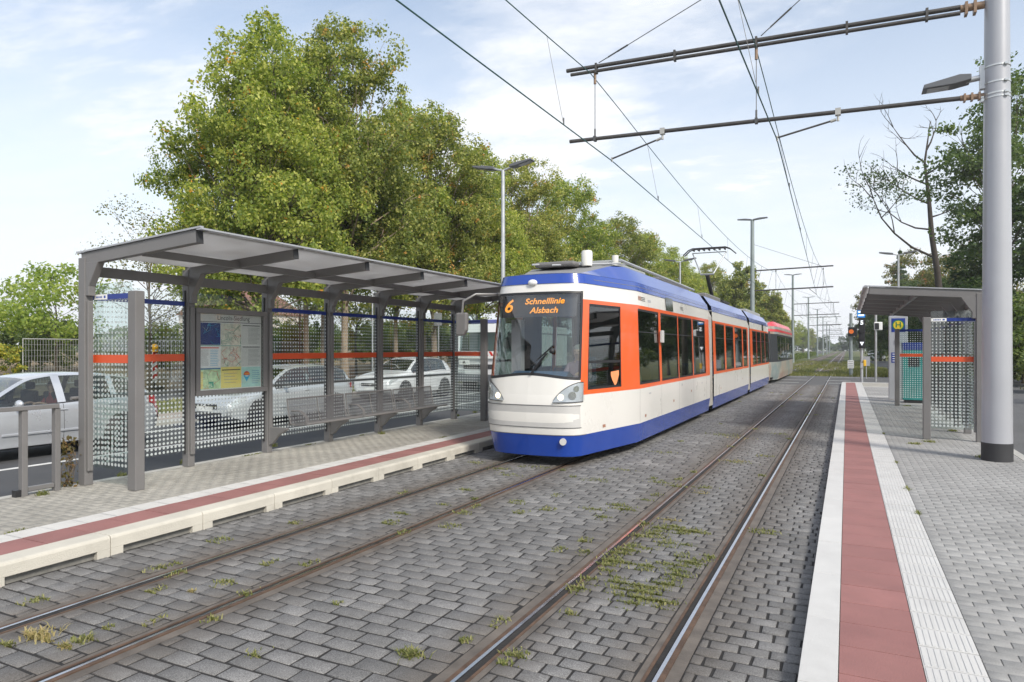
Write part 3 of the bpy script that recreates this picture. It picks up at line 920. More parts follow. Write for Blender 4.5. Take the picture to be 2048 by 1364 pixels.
# nearly bare tree
def bare_tree():
    root = empty('bare_tree'); pr = random.Random(4); rng = np.random.RandomState(4)
    tb = MB()
    tk = [Vector(p) for p in ((0, 0, -.3), (-.2, 0, 4), (-.5, 0, 8), (-.9, 0, 11), (-1.1, 0, 14), (-1.4, 0, 17), (-1.0, 0, 20.3))]
    tb.path(tk, 0, n=8, radii=[.34, .28, .24, .2, .15, .09, .03])
    ends = []
    def limb(p, d, L, r, depth):
        pts = [p]; q = p.copy()
        for i in range(4):
            d = (d + Vector((pr.gauss(0, .16), pr.gauss(0, .16), pr.gauss(.05, .12)))).normalized()
            q = q + d * (L / 4); pts.append(q.copy())
        tb.path(pts, 0, n=5, radii=[r, r * .85, r * .65, r * .5, r * .3])
        if depth:
            for i in (2, 3, 4, 4):
                dd = (d + Vector((pr.gauss(0, .6), pr.gauss(0, .6), pr.gauss(.1, .5)))).normalized()
                limb(pts[i], dd, L * pr.uniform(.35, .6), r * .45, depth - 1)
        else:
            ends.append(pts[2]); ends.append(pts[4])
    for z, dx, dz, L in ((9.2, -1, .38, 7.6), (11.5, -1, .12, 4.6), (12.5, 1, .3, 1.6), (13.6, -1, .5, 3.6), (15.2, -1, .75, 3.4), (16, 1, .7, 3.2), (17, -1, 1.0, 4), (18, .4, 1.2, 3)):
        i = next(k for k in range(len(tk) - 1) if tk[k + 1].z >= z); f = (z - tk[i].z) / (tk[i + 1].z - tk[i].z)
        limb(tk[i].lerp(tk[i + 1], f), Vector((dx, pr.uniform(-.4, .4), dz)).normalized(), L, .11 if L > 5 else .08, 2)
    tb.build('trunk', M('dark_bark', (.045, .036, .028), rough=.95, var=.3, vscale=6), root, smooth=True)
    E = np.array([list(e) for e in ends if e.z < 16.5])
    n = 1900
    c = E[rng.randint(0, len(E), n)] + rng.randn(n, 3) * np.array([.38, .38, .2])
    V, F = leaf_quads(c, rng, .2)
    mesh_np('crown', V, F, m_leafD, root)
    return root
place(bare_tree(), 7.3, ray_x(1889, 7.3) , 0, 1.03, .1, 'nearly bare leaning tree with few leaves above the right shelter roof', 'tree')
root = bpy.data.objects['bare_tree']
# shrubs at right of the path
sh = make_tree('shrub', 111, 3.2, 1.9, .1, 9000, .13, m_leafM, m_bark, clumps=20, tr=.05)
place(sh, 8.9, 17.5, 0, 1.0, 0, 'green shrub at the right edge beyond the asphalt path, nearest to the camera', 'bush', 'shrubs right of the path')
for x, y, s, l in ((9.4, 22, 1.1, 'green shrub right of the thick mast, second beyond the path'), (9.0, 28, 1.0, 'shrub seen beside the thick mast above the path'), (9.2, 36, 1.15, 'shrub behind the glass of the right shelter'), (8.8, 46, 1.1, 'shrub behind the far pane of the right shelter')):
    c = copy_tree(sh, label=l); place(c, x, y, 0, s, random.uniform(0, 6))

# ---- weeds between the cobbles (nobody could count the blades)
m_weed = M_leaf('weed_blade', (.10, .125, .035), (.19, .20, .065), (.36, .32, .16), acc=1., transl=.3)
m_weedy = M_leaf('dry_blade', (.22, .20, .07), (.36, .30, .14), (.50, .38, .22), acc=1., transl=.3)
def blades(spots, seed, m, name, label):
    rng = np.random.RandomState(seed); V = []
    for (x, y, rx, ry, n, h, z) in spots:
        c = np.stack([x + rng.randn(n) * rx * .5, y + rng.randn(n) * ry * .5, np.full(n, z - .008)], 1)
        if z == 0.:
            rh = .147766 if x < RAILS[2] else .129909
            sn_ = (np.round((c[:, 1] + 4) / rh)) * rh - 4 + rng.randn(n) * .007
            c[:, 1] = np.where(rng.rand(n) < .55, sn_, c[:, 1])
        a = rng.rand(n) * 6.283; d = np.stack([np.cos(a), np.sin(a), np.zeros(n)], 1); b = np.stack([-np.sin(a), np.cos(a), np.zeros(n)], 1)
        hh = h * (.4 + .9 * rng.rand(n))[:, None]; ln = (.2 + 1.1 * rng.rand(n))[:, None] * hh
        wv = .0035 + .0035 * rng.rand(n)[:, None]
        up = np.array([0, 0, 1.])
        m1 = c + d * ln * .4 + up * hh * .6; t = c + d * ln + up * hh * .8
        V.append(np.stack([c - b * wv, c + b * wv, m1 + b * wv * .8, m1 - b * wv * .8, m1 - b * wv * .8, m1 + b * wv * .8, t + b * wv * .15, t - b * wv * .15], 1).reshape(-1, 3))
    V = np.concatenate(V); F = np.arange(len(V)).reshape(-1, 4)
    o = mesh_np(name, V, F, m); tag(o, label, 'weeds', kind='stuff'); return o
W = []; WY = []
def tuft(px, py, r=.10, n=160, h=.045, dry=False, z=0., ry=None):
    x, y, _ = ground_at(px, py, z); (WY if dry else W).append((x, y, r, ry or r * .6, int(n * .55), h * .7, z))
for a in [(440, 1080), (70, 1202, .07), (928, 1025), (540, 1126, .06), (448, 1166, .09, 200), (315, 1180, .06, 160), (800, 1028, .10, 260), (780, 1045, .1, 200), (160, 1283, .07, 220, .06), (20, 1288, .05, 120),
          (222, 1252, .03, 60), (305, 1243, .04, 70), (930, 980, .12), (900, 1052, .12), (1035, 1005, .12), (1095, 1018, .1), (1040, 1025, .1), (1185, 1018, .14, 200), (1250, 1018, .14, 260), (1235, 1010, .12, 200), (935, 1278, .045, 90, .05),
          (818, 1312, .08, 320, .07), (1035, 1307, .08, 220), (1530, 1064, .16, 300), (1170, 1080, .07), (1118, 1100, .07, 100), (1205, 1035, .1), (1320, 965, .2, 200), (1350, 972, .15, 150), (1190, 960, .2, 150), (955, 925, .2, 180), (1000, 938, .2, 160), (1020, 950, .2, 160), (1080, 935, .2, 160),
          (1450, 870, .4, 260, .06), (1325, 905, .3, 160), (1240, 940, .2, 120), (1530, 912, .2, 160), (1480, 925, .25, 160, .05), (1232, 1122, .1, 200), (1305, 1068, .1, 150), (680, 1205, .03, 60), (1410, 975, .15, 140), (1560, 868, .25, 160), (1110, 990, .1, 90), (1290, 1000, .1, 100), (885, 1010, .07, 90)]:
    tuft(*a)
rs = random.Random(9)
for i in range(85):      # the green patch between the rails of the right track
    x = rs.uniform(-1.92, -1.12); y = rs.uniform(4.9, 7.3)
    if math.sin(x * 9 + y * 4) * math.cos(y * 5.3 - x * 3) > -.25: W.append((x, y, .10, .07, 70, .03, 0.))
for i in range(60):
    gx = rs.choice(RAILS) + rs.uniform(-.2, .2) if rs.random() < .5 else rs.uniform(-5.8, -.4)
    W.append((gx, rs.uniform(3, 34), .06, .06, 50, .035, 0.))
for a in [(75, 1275, .13, 420, .08, True), (130, 1296, .05, 120, .06, True), (385, 1182, .04, 90, .04, True), (1400, 985, .12, 120, .04, True), (1470, 922, .25, 160, .05, True), (1340, 1040, .12, 140, .04, True), (1480, 876, .3, 120, .05, True)]:
    tuft(*a)
# at the posts of the left shelter and along its back kerb
for px, py in ((370, 926), (245, 952), (165, 968), (115, 975), (85, 990), (915, 832), (950, 825), (545, 893), (765, 868)):
    x, y, _ = ground_at(px, py, PL_Z); W.append((x, y, .05, .07, 70, .07, PL_Z))
for px, py in ((1905, 862), (1860, 884), (1965, 915), (1815, 812), (1830, 888)):
    x, y, _ = ground_at(px, py, PR_Z); W.append((x, y, .10, .12, 120, .05, PR_Z))
for i in range(26):
    W.append((rs.choice([-8.63, -7.0, .70, 2.53]), rs.uniform(3, 28), .02, .12, 50, .035, PL_Z if i % 2 else PR_Z))
W = [(a if not (a[0] > PR_X and a[6] > .15) else (a[0], a[1], a[2], a[3], a[4], a[5], PR_Z)) for a in W]
W = [(a if not (a[0] < PL_X and a[6] < .15 and a[6] > 0) else (a[0], a[1], a[2], a[3], a[4], a[5], PL_Z)) for a in W]
blades(W, 3, m_weed, 'weeds', 'green weeds growing in the joints of the cobbles')
blades(WY, 4, m_weedy, 'dry_weeds', 'straw coloured dry weeds between the cobbles')
# tall grass on the track lawn and verges beyond the crossing
rng = np.random.RandomState(8); gsp = []
for i in range(420):
    y = Y_X1 + .4 + rng.rand() ** 1.6 * 60
    x = rng.uniform(-8.6, 2.7)
    near = min(abs(x - r_) for r_ in RAILS)
    if near < .12: continue
    gsp.append((x, y, .5, .5, 60, .16, -.03))
for i in range(120):
    gsp.append((rng.uniform(.3, 2.7), Y_X1 + .3 + rng.rand() * 14, .3, .3, 70, .34, -.03))
def big_blades(spots, seed, m, name, label):
    rng = np.random.RandomState(seed); V = []
    for (x, y, rx, ry, n, h, z) in spots:
        c = np.stack([x + rng.randn(n) * rx * .5, y + rng.randn(n) * ry * .5, np.full(n, z)], 1)
        a = rng.rand(n) * 6.283; d = np.stack([np.cos(a), np.sin(a), np.zeros(n)], 1); b = np.stack([-np.sin(a), np.cos(a), np.zeros(n)], 1)
        hh = h * (.4 + .9 * rng.rand(n))[:, None]; wv = .02
        t = c + d * hh * .5 + np.array([0, 0, 1.]) * hh
        V.append(np.stack([c - b * wv, c + b * wv, t + b * wv * .2, t - b * wv * .2], 1).reshape(-1, 3))
    V = np.concatenate(V); F = np.arange(len(V)).reshape(-1, 4)
    o = mesh_np(name, V, F, m); tag(o, label, 'grass', kind='stuff')
big_blades(gsp, 5, m_weed, 'lawn_grass', 'rough grass growing around the rails beyond the crossing')
vs = [(rng.uniform(-21, -17.2), rng.uniform(2, 38), .6, .6, 60, .12, .06) for i in range(260)]
vs += [(rng.uniform(7.6, 12), rng.uniform(8, 38), .6, .6, 60, .16, .05) for i in range(160)]
vs = [v for v in vs if not (v[0] < 0 and v[1] > 15 and v[0] > -18.6)]
big_blades(vs, 6, m_weed, 'verge_grass', 'grass on the verges beside the road and the path')

for px, X, sc in ((2046, 8.6, 1.7), (2075, 8.4, 1.5), (2030, 9.6, 1.6)):
    c = copy_tree(sh, label={2046: 'tall shrub at the right edge just beside the thick mast', 2075: 'shrub cut by the right edge of the picture', 2030: 'shrub peeking out from behind the thick mast'}[px]); place(c, X, ray_x(px, X), 0, sc, px)

def far_wood():
    rng = np.random.RandomState(12); P = []
    for (x0, x1, y, h, n) in ((-330, -14, 520, 13, 16000), (12, 300, 500, 14, 14000), (-260, -70, 150, 9, 15000), (-14, 12, 560, 9, 1500)):
        x = x0 + rng.rand(n) * (x1 - x0); yy = y + rng.randn(n) * 6
        top = h * (.62 + .22 * np.sin(x * .11 + y) + .14 * np.sin(x * .37) + .1 * np.sin(x * .9))
        P.append(np.stack([x, yy, rng.rand(n) ** .7 * top], 1))
    P = np.concatenate(P); V, F = leaf_quads(P, rng, 2.2)
    tag(mesh_np('far_wood', V, F, m_leafM, origin=(0, 500, 0)), 'far off wood that closes the horizon', 'wood', kind='stuff')
far_wood()
# ================================================================ shelters
m_gal = M('grey_painted_steel', (.160, .154, .151), rough=.42, var=.06, vscale=2, grime=.15)
m_gal_l = M('light_grey_steel', (.36, .37, .39), rough=.38, metal=.1, var=.05, vscale=2, grime=.08)
m_galdark = M('dark_rubber', (.03, .03, .032), rough=.6)
m_under = M('roof_soffit', (.42, .41, .40), rough=.35, var=.08, vscale=1.5, grime=.12)
def M_panel():
    m, nt, out = nodes_of('roof_polycarbonate')
    p = nt.nodes.new('ShaderNodeBsdfPrincipled'); p.inputs['Base Color'].default_value = (.66, .655, .65, 1); p.inputs['Roughness'].default_value = .3
    t = nt.nodes.new('ShaderNodeBsdfTranslucent'); t.inputs[0].default_value = (.72, .71, .70, 1)
    n = noise_n(nt, coords(nt), 1.3, 5); f = ramp(nt, n, [(.3, .35), (.7, .62)])
    mx = nt.nodes.new('ShaderNodeMixShader'); nt.links.new(f, mx.inputs[0]); nt.links.new(p.outputs[0], mx.inputs[1]); nt.links.new(t.outputs[0], mx.inputs[2])
    nt.links.new(mx.outputs[0], out.inputs[0]); return m
m_panel = M_panel()
m_blue_b = M('blue_film', (.012, .035, .22), rough=.35, var=.05)
m_oran_b = M('orange_red_film', (.62, .085, .025), rough=.4, var=.04)
m_gdot = M_glass('dotted_glass', tint=(.955, .978, .97), dots=('y', .0625, -1.36, .72, .30, .165), refl=.9)
m_gclr = M_glass('plain_pane', tint=(.955, .978, .97), refl=.25)
m_gdotx = M_glass('dotted_glass_end', tint=(.87, .945, .925), dots=('x', .0655, -1.36, .72, .32, .18), refl=1.2)
m_glass_c = M_glass('clear_glass', tint=(.965, .98, .975), refl=.6)
m_zinc = M('galvanised_steel', (.50, .51, .52), rough=.4, metal=.6, var=.1, vscale=5)
m_white_p = M('white_paper', (.78, .78, .76), rough=.5, var=.03)
m_black = M('black_plastic', (.018, .018, .02), rough=.45)
m_benchmesh = M_mesh('bench_wire_mesh', (.20, .20, .21), .022, .34)
m_benchseat = M_mesh('bench_seat_mesh', (.20, .20, .21), .022, .34, 'y', 'x')
m_bluetxt = M('blue_print', (.02, .06, .30), rough=.5)

P0Y, BAY, NB = 5.37, 1.5, 6

def case_posters(root):
    """timetable case with posters, faces +X"""
    y0, y1 = P0Y + BAY + .07, P0Y + 2 * BAY - .07
    z0, z1 = 1.20, 2.50; X = -8.60
    fr = MB(); t = .075
    fr.box(X - .07, X + .05, y0, y1, z0, z0 + t); fr.box(X - .07, X + .05, y0, y1, z1 - t, z1)
    fr.box(X - .07, X + .05, y0, y0 + t, z0 + t, z1 - t); fr.box(X - .07, X + .05, y1 - t, y1, z0 + t, z1 - t)
    case = fr.build('display_case', m_gal, root, bevel=.008)
    bk = MB(); bk.box(X - .05, X - .01, y0 + t, y1 - t, z0 + t, z1 - t); bk.build('back_board', m_white_p, case)
    a, b, c, d = y0 + t, y1 - t, z0 + t, z1 - t
    W_, H_ = b - a, d - c
    mats = [m_white_p, M('poster_navy', (.02, .035, .17), rough=.5, var=.25, vscale=30), M('poster_map', (.62, .62, .52), rough=.5, var=.18, vscale=22), M('poster_table', (.60, .60, .57), rough=.5, var=.04, vscale=30),
            M('poster_yellow', (.78, .68, .22), rough=.5, var=.04), M('poster_mint', (.42, .66, .60), rough=.5, var=.12, vscale=8), M('poster_green', (.50, .68, .40), rough=.5, var=.3, vscale=14), M('print_dark', (.05, .05, .05), rough=.6),
            M('print_grey', (.30, .30, .30), rough=.6), M('print_teal', (.03, .30, .20), rough=.6), M('print_red', (.66, .07, .04), rough=.6), M('print_sky', (.05, .40, .62), rough=.6), M('print_blue', (.03, .12, .38), rough=.6), M('print_orange', (.85, .33, .04), rough=.6)]
    xx = X - .0095
    hdr = MB()
    hz = d - .115
    hdr.mat(3); hdr.box(xx, xx + .002, a, b, hz, d)
    hdr.mat(7); hdr.box(xx, xx + .003, a, b, hz - .012, hz - .002)
    text_into(hdr, 'Lincoln-Siedlung', .098, (xx + .002, (a + b) / 2 + .05, (hz + d) / 2), (0, 1, 0), (0, 0, 1), depth=.002, sx=.98)
    hdr.build('stop_name_header', mats, case)
    col = [a + .01, a + W_ * .335, a + W_ * .665, b - .01]
    top = hz - .018; rows = [top, top - (top - c) * .335, top - (top - c) * .67, c + .01]
    def sheet_(name, i, j, m_, fn, dz0=0, dz1=0):
        mb = MB(); A, B = col[i] + .004, col[i + 1] - .004; C, D = rows[j + 1] + .004 + dz0, rows[j] - .004 + dz1
        mb.mat(m_); mb.box(xx, xx + .002, A, B, C, D)
        fn(mb, A, B, C, D); mb.build(name, mats, case)
    def lines(mb, A, B, C, D, n, m_=8, w0=.1, w1=.9, t_=.0035, seed=1):
        pr = random.Random(seed); mb.mat(m_)
        for k in range(n):
            z = D + (C - D) * (k + .5) / n
            mb.box(xx, xx + .0035, A + (B - A) * w0, A + (B - A) * (w1 - pr.random() * .25 * (w1 - w0)), z - t_ / 2, z + t_ / 2)
    def net(mb, A, B, C, D, n, mm, seed):
        pr = random.Random(seed)
        for k in range(n):
            p = [(xx + .003, pr.uniform(A + .02, B - .02), pr.uniform(C + .02, D - .02))]
            for _ in range(3):
                p.append((xx + .003, min(B - .01, max(A + .01, p[-1][1] + pr.uniform(-.12, .12))), min(D - .01, max(C + .01, p[-1][2] + pr.uniform(-.1, .1)))))
            mb.mat(pr.choice(mm)); mb.path(p, .0022, n=4)
    sheet_('poster', 0, 0, 1, lambda m, A, B, C, D: net(m, A, B, C, D, 12, [8, 12, 11], 1))
    sheet_('poster', 1, 0, 2, lambda m, A, B, C, D: net(m, A, B, C, D, 16, [8, 9, 10, 8], 2))
    def tab(m, A, B, C, D):
        m.mat(7); m.box(xx, xx + .004, A + .02, B - .02, D - .03, D - .018)
        lines(m, A, B, C + .02, D - .05, 13, 8, .34, .96, .006, 3); lines(m, A, B, C + .02, D - .05, 13, 3, .05, .28)
    sheet_('timetable', 2, 0, 3, tab)
    def lefttab(m, A, B, C, D):
        m.mat(10); m.box(xx, xx + .004, A, B - .03, D - .045, D - .03); m.mat(9); m.box(xx, xx + .004, A, B, D - .008, D)
        lines(m, A, B, C + .02, D - .06, 15, 8, .05, .45, .004, 4); lines(m, A, B, C + .02, D - .06, 10, 11, .52, .95, .006, 5)
    sheet_('timetable', 0, 1, 0, lefttab)
    sheet_('poster', 1, 1, 2, lambda m, A, B, C, D: (net(m, A, B, C, D, 16, [11, 9, 8, 10], 6), m.mat(9), m.box(xx, xx + .004, A, B, D - .008, D)))
    sheet_('timetable', 2, 1, 3, tab)
    def green(m, A, B, C, D):
        m.mat(12); m.box(xx, xx + .004, A, B, D - .02, D - .004); m.mat(4); m.box(xx, xx + .0034, A + .03, A + .07, C + .01, D - .05)
        m.mat(9); m.box(xx, xx + .0034, A + .17, A + .26, C + .02, C + .11); net(m, A, B, C, D - .03, 7, [10, 9, 0], 7)
    sheet_('poster', 0, 2, 6, green)
    def yel(m, A, B, C, D):
        m.mat(7); m.box(xx, xx + .004, A + .02, B - .02, D - .055, D - .04); lines(m, A, B, C + .06, D - .08, 4, 8, .15, .85, .006, 8)
    sheet_('notice', 1, 2, 4, yel, 0, .01)
    def mint(m, A, B, C, D):
        cy, cz = A + .10, (C + D) / 2 + .01
        pts = [(cy + .062 * math.cos(t), cz + .02 + .062 * math.sin(t)) for t in [math.pi * k / 10 for k in range(11)]]
        m.mat(10); m.prism(pts, 'x', xx + .001, xx + .0045)
        m.mat(13); m.box(xx, xx + .006, cy - .045, cy + .045, cz + .03, cz + .055)
        m.mat(11); m.prism([(cy - .062, cz + .018), (cy, cz - .085), (cy + .062, cz + .018)], 'x', xx + .001, xx + .0045)
        m.mat(0); m.box(xx, xx + .006, cy - .03, cy + .03, cz - .002, cz + .012); lines(m, A + .19, B, C + .04, D - .05, 7, 12, .1, .9, .005, 9)
    sheet_('poster', 2, 2, 5, mint)
    gl = MB(); gl.box(X + .02, X + .026, a, b, c, d); gl.build('cover_glass', m_glass_c, case)

def shelter(Xb, s, y0, pz, label, group_root=True, right=False):
    """Xb: line of the back posts; s=+1 the roof reaches to larger X. Built for the platform level pz"""
    root = empty('tram_shelter', (Xb, y0, pz), label, 'shelter')
    NBs = NB; rd = .17 if right else 0.
    for i in range(NBs + 1):
        y = y0 + i * BAY
        mb = MB()
        mb.box(Xb - .065, Xb + .065, y - .055, y + .055, pz, pz + 2.86)
        xa, xb = sorted((Xb + s * .067, Xb + s * .10)); mb.box(xa, xb, y - .035, y + .035, pz + .18, pz + 2.32)
        mb.build('post', m_gal, root, bevel=.008)
        # roof arm with a haunch
        mb = MB()
        p0 = Vector((Xb - s * .02, y, pz + 2.84)); p1 = Vector((Xb + s * (2.06 - rd), y, pz + 2.985))
        mb.obox(p0, p1, .085, .15)
        yb = .045
        x_ = lambda d: Xb + s * d
        mb.prism([(x_(.06), pz + 2.38), (x_(.13), pz + 2.38), (x_(.13), pz + 2.50), (x_(.32), pz + 2.80), (x_(.06), pz + 2.80)], 'y', y - yb, y + yb)
        mb.build('roof_arm', m_gal, root, bevel=.006)
        cp = MB(); cp.obox(p1 + Vector((s * .001, 0, 0)), p1 + Vector((s * .012, 0, .001)), .088, .154); cp.build('arm_cap', m_galdark, root)
    ya, yb = y0 - .06, y0 + NBs * BAY + .06
    mb = MB(); mb.obox((Xb + s * .02, ya + .1, pz + 2.70), (Xb + s * .02, yb - .1, pz + 2.70), .07, .13); mb.build('rear_beam', m_gal, root, bevel=.006)
    mb = MB(); mb.obox((Xb + s * 1.05, ya + .1, pz + 2.875), (Xb + s * 1.05, yb - .1, pz + 2.875), .06, .09); mb.build('purlin', m_gal, root, bevel=.006)
    for i in range(NBs):
        a, b = y0 + i * BAY + .046, y0 + (i + 1) * BAY - .046
        mb = MB()
        mb.obox((Xb + s * .10, (a + b) / 2, pz + 2.90), (Xb + s * (2.16 - rd), (a + b) / 2, pz + 3.043), b - a, .012)
        mb.build('roof_panel', m_panel, root)
    mb = MB(); mb.obox((Xb + s * (2.13 - rd), ya, pz + 3.06), (Xb + s * (2.13 - rd), yb, pz + 3.06), .09, .02)
    mb.obox((Xb - s * .02, ya, pz + 2.93), (Xb - s * .02, yb, pz + 2.93), .16, .025)
    mb.obox((Xb + s * 0.0, ya + .02, pz + 2.932), (Xb + s * (2.15 - rd), ya + .02, pz + 3.082), .05, .02)
    mb.obox((Xb + s * 0.0, yb - .02, pz + 2.932), (Xb + s * (2.15 - rd), yb - .02, pz + 3.082), .05, .02)
    mb.build('roof_edge_trim', m_gal_l, root)
    # end posts and end panes
    gz0, gz1 = pz + .22, pz + 2.54
    for k, y in enumerate((y0 + .07, y0 + NBs * BAY - .07)):
        Xf = Xb + s * .875
        mb = MB(); mb.cbox((Xf, y, pz + 1.21), .145 if not right else .13, .125, 2.42); mb.build('end_post', m_gal, root, bevel=.01)
        xa, xb = sorted((Xb + s * .07, Xf - s * .075))
        mb = MB(); mb.box(xa, xb, y - .005, y + .005, gz0, gz1); mb.m = [1, 1, 0, 1, 1, 1]
        g = mb.build('end_pane', [m_gdotx, m_gclr], None, origin=((xa + xb) / 2, y, pz + 1.6)); g.parent = root
        g.location = Vector(g.location) - Vector(root.location)
        mb = MB(); mb.box(xa, xb, y - .0065, y + .0065, pz + 2.335, pz + 2.40)
        mb.build('blue_band', m_blue_b, g)
        mb = MB(); mb.box(xa, xb, y - .0065, y + .0065, pz + 1.54, pz + 1.64)
        mb.build('orange_band', m_oran_b, g)
        if k == 0:
            mb = MB(); w0 = xa if s > 0 else xa; xl = (xa, xa + .26) if True else None
            mb.mat(0).box(xl[0], xl[1], y - .0085, y - .0066, pz + 2.335, pz + 2.40)
            mb.mat(1); [mb.box(xl[0] + .04 + q * .026, xl[0] + .057 + q * .026, y - .0095, y - .0086, pz + 2.355, pz + 2.378) for q in range(5)]
            mb.box(xl[1] - .065, xl[1] - .03, y - .0095, y - .0086, pz + 2.352, pz + 2.383)
            mb.build('name_plate', [m_white_p, m_bluetxt], g)
        for zc in (.5, 1.35, 2.2):
            pass
    # back panes
    for i in range(NBs):
        a, b = y0 + i * BAY + .075, y0 + (i + 1) * BAY - .075
        mb = MB(); mb.box(Xb - .005, Xb + .005, a, b, gz0, gz1); mb.m = [1, 0, 1, 1, 1, 1]
        g = mb.build('glass_pane', [m_gdot, m_gclr], None, origin=(Xb, (a + b) / 2, pz + 1.6)); g.parent = root
        g.location = Vector(g.location) - Vector(root.location)
        hz1 = i == 1 and not right
        mb = MB()
        if not hz1:
            mb.box(Xb - .0065, Xb + .0065, a, b, pz + 2.335, pz + 2.40); mb.build('blue_band', m_blue_b, g)
            mb = MB(); mb.box(Xb - .0065, Xb + .0065, a, b, pz + 1.54, pz + 1.64); mb.build('orange_band', m_oran_b, g)
        mb = MB()
        mb.box(Xb - .012, Xb + .012, a - .02, a - .001, gz0 - .03, gz1 + .02); mb.build('glazing_bead', m_galdark, g)
        mb = MB(); mb.box(Xb - .012, Xb + .012, b + .001, b + .02, gz0 - .03, gz1 + .02); mb.build('glazing_bead', m_galdark, g)
    mb = MB(); mb.tube((Xb - s * .14, y0 - .1, pz + 1.09), (Xb - s * .14, y0 + NBs * BAY, pz + 1.09), .024)
    for i in range(NBs + 1):
        mb.tube((Xb - s * .06, y0 + i * BAY, pz + 1.09), (Xb - s * .14, y0 + i * BAY, pz + 1.09), .014)
    mb.build('handrail', m_gal, root, smooth='auto')
    return root

def benches(root, Xb, s, y0, pz, ids=(0, 1, 2)):
    for i in ids:
        a = y0 + 2 * BAY + .33 + i * 1.5; b = a + 1.44
        bench = MB()
        sx = lambda d: Xb + s * d
        bench.tube((sx(.55), a, pz + .455), (sx(.55), b, pz + .455), .022)
        bench.tube((sx(.16), a, pz + .43), (sx(.16), b, pz + .43), .018)
        bench.tube((sx(.12), a, pz + .86), (sx(.12), b, pz + .86), .014)
        for y in (a, (a + b) / 2, b):
            bench.path([(sx(.56), y, pz + .45), (sx(.3), y, pz + .425), (sx(.2), y, pz + .45), (sx(.16), y, pz + .6), (sx(.12), y, pz + .86)], .012, n=6)
        bo = bench.build('bench', m_gal, root, smooth='auto')
        for (q0, q1) in ((a + .01, (a + b) / 2 - .03), ((a + b) / 2 + .03, b - .01)):
            mb = MB(); P = []
            for t in range(9):
                d = .55 - .35 * t / 8; P.append([(sx(d), q0, pz + .447 - .03 * math.sin(math.pi * t / 8)), (sx(d), q1, pz + .447 - .03 * math.sin(math.pi * t / 8))])
            mb.grid(P); o = mb.build('seat', m_benchseat, bo, smooth=True)
            mb = MB(); P = [[(sx(.19 - .07 * t / 5), q0, pz + .45 + .40 * t / 5), (sx(.19 - .07 * t / 5), q1, pz + .45 + .40 * t / 5)] for t in range(6)]
            mb.grid(P); mb.build('backrest', m_benchmesh, bo, smooth=True)
        mb = MB(); mb.path([(sx(.50), a + .05, pz + .46), (sx(.50), a + .05, pz + .56), (sx(.36), a + .05, pz + .66), (sx(.16), a + .05, pz + .66)], .012)
        mb.path([(sx(.50), a + .09, pz + .46), (sx(.50), a + .09, pz + .56), (sx(.36), a + .09, pz + .66), (sx(.16), a + .09, pz + .66)], .012)
        mb.build('armrest', m_gal, bo, smooth='auto')
    for i in range(2, 6):
        y = y0 + i * BAY
        mb = MB(); x_ = lambda d: Xb + s * d
        mb.prism([(x_(.066), pz + .12), (x_(.15), pz + .16), (x_(.28), pz + .30), (x_(.46), pz + .395), (x_(.46), pz + .425), (x_(.066), pz + .425)], 'y', y - .03, y + .03)
        mb.build('bench_bracket', m_gal, root, bevel=.006)

shL = shelter(-8.63, 1, P0Y, PL_Z, 'long grey steel shelter with dotted glass, bench and timetable case on the left platform')
case_posters(shL)
benches(shL, -8.63, 1, P0Y, PL_Z)
shR = shelter(2.30, -1, 15.75, PR_Z, 'grey steel shelter with dotted glass on the right platform behind the thick mast', right=True)

# railing left of the left shelter
def railing():
    X = -8.60; root = empty('railing', (X, 3.0, PL_Z), 'grey steel railing at the left edge of the picture, beside the shelter', 'railing')
    mb = MB(); mb.box(X - .045, X + .045, -6, P0Y - .36, PL_Z + 1.0, PL_Z + 1.05); mb.build('top_rail', m_gal, root, bevel=.006)
    for y in (P0Y - .74, P0Y - .37, P0Y - 2.2, P0Y - 2.57, P0Y - 4, P0Y - 4.4):
        mb = MB(); mb.box(X - .05, X + .03, y - .032, y + .032, PL_Z - .02, PL_Z + 1.0); mb.build('post', m_gal, root, bevel=.006)
        mb = MB(); mb.box(X - .055, X - .051, y - .02, y + .02, PL_Z + .04, PL_Z + 1.0); mb.build('seal', m_black, root)
    for a, b in ((P0Y - .70, P0Y - .41), (P0Y - 2.53, P0Y - 2.24)):
        mb = MB(); mb.box(X - .04, X + .02, a, b, PL_Z + .05, PL_Z + .10); mb.build('bottom_rail', m_gal, root, bevel=.004)
    mb = MB(); mb.cbox((X - .03, P0Y - .80, PL_Z + .02), .08, .06, .12); mb.build('foot_plate', m_black, root)
railing()
# dry climber beside the first post
rngc = random.Random(3); mb = MB()
root = empty('climbing_plant', (-8.7, P0Y - .2, PL_Z), 'withered creeper on the foot of the leftmost shelter post', 'plant')
for k in range(7):
    p = [Vector((-8.68, P0Y - .2 + rngc.uniform(-.06, .06), PL_Z - .02))]
    for _ in range(7): p.append(p[-1] + Vector((rngc.uniform(-.03, .03), rngc.uniform(-.04, .04), rngc.uniform(.03, .10))))
    mb.path(p, .005, n=5)
mb.build('stem', m_bark, root)
rg = np.random.RandomState(4); c = np.stack([-8.68 + rg.randn(170) * .035, P0Y - .2 + rg.randn(170) * .05, PL_Z + rg.rand(170) * .62], 1)
V, F = leaf_quads(c, rg, .05); mesh_np('leaves', V, F, M_leaf('withered_leaf', (.09, .08, .03), (.17, .12, .05), (.26, .12, .06), acc=1.), root)

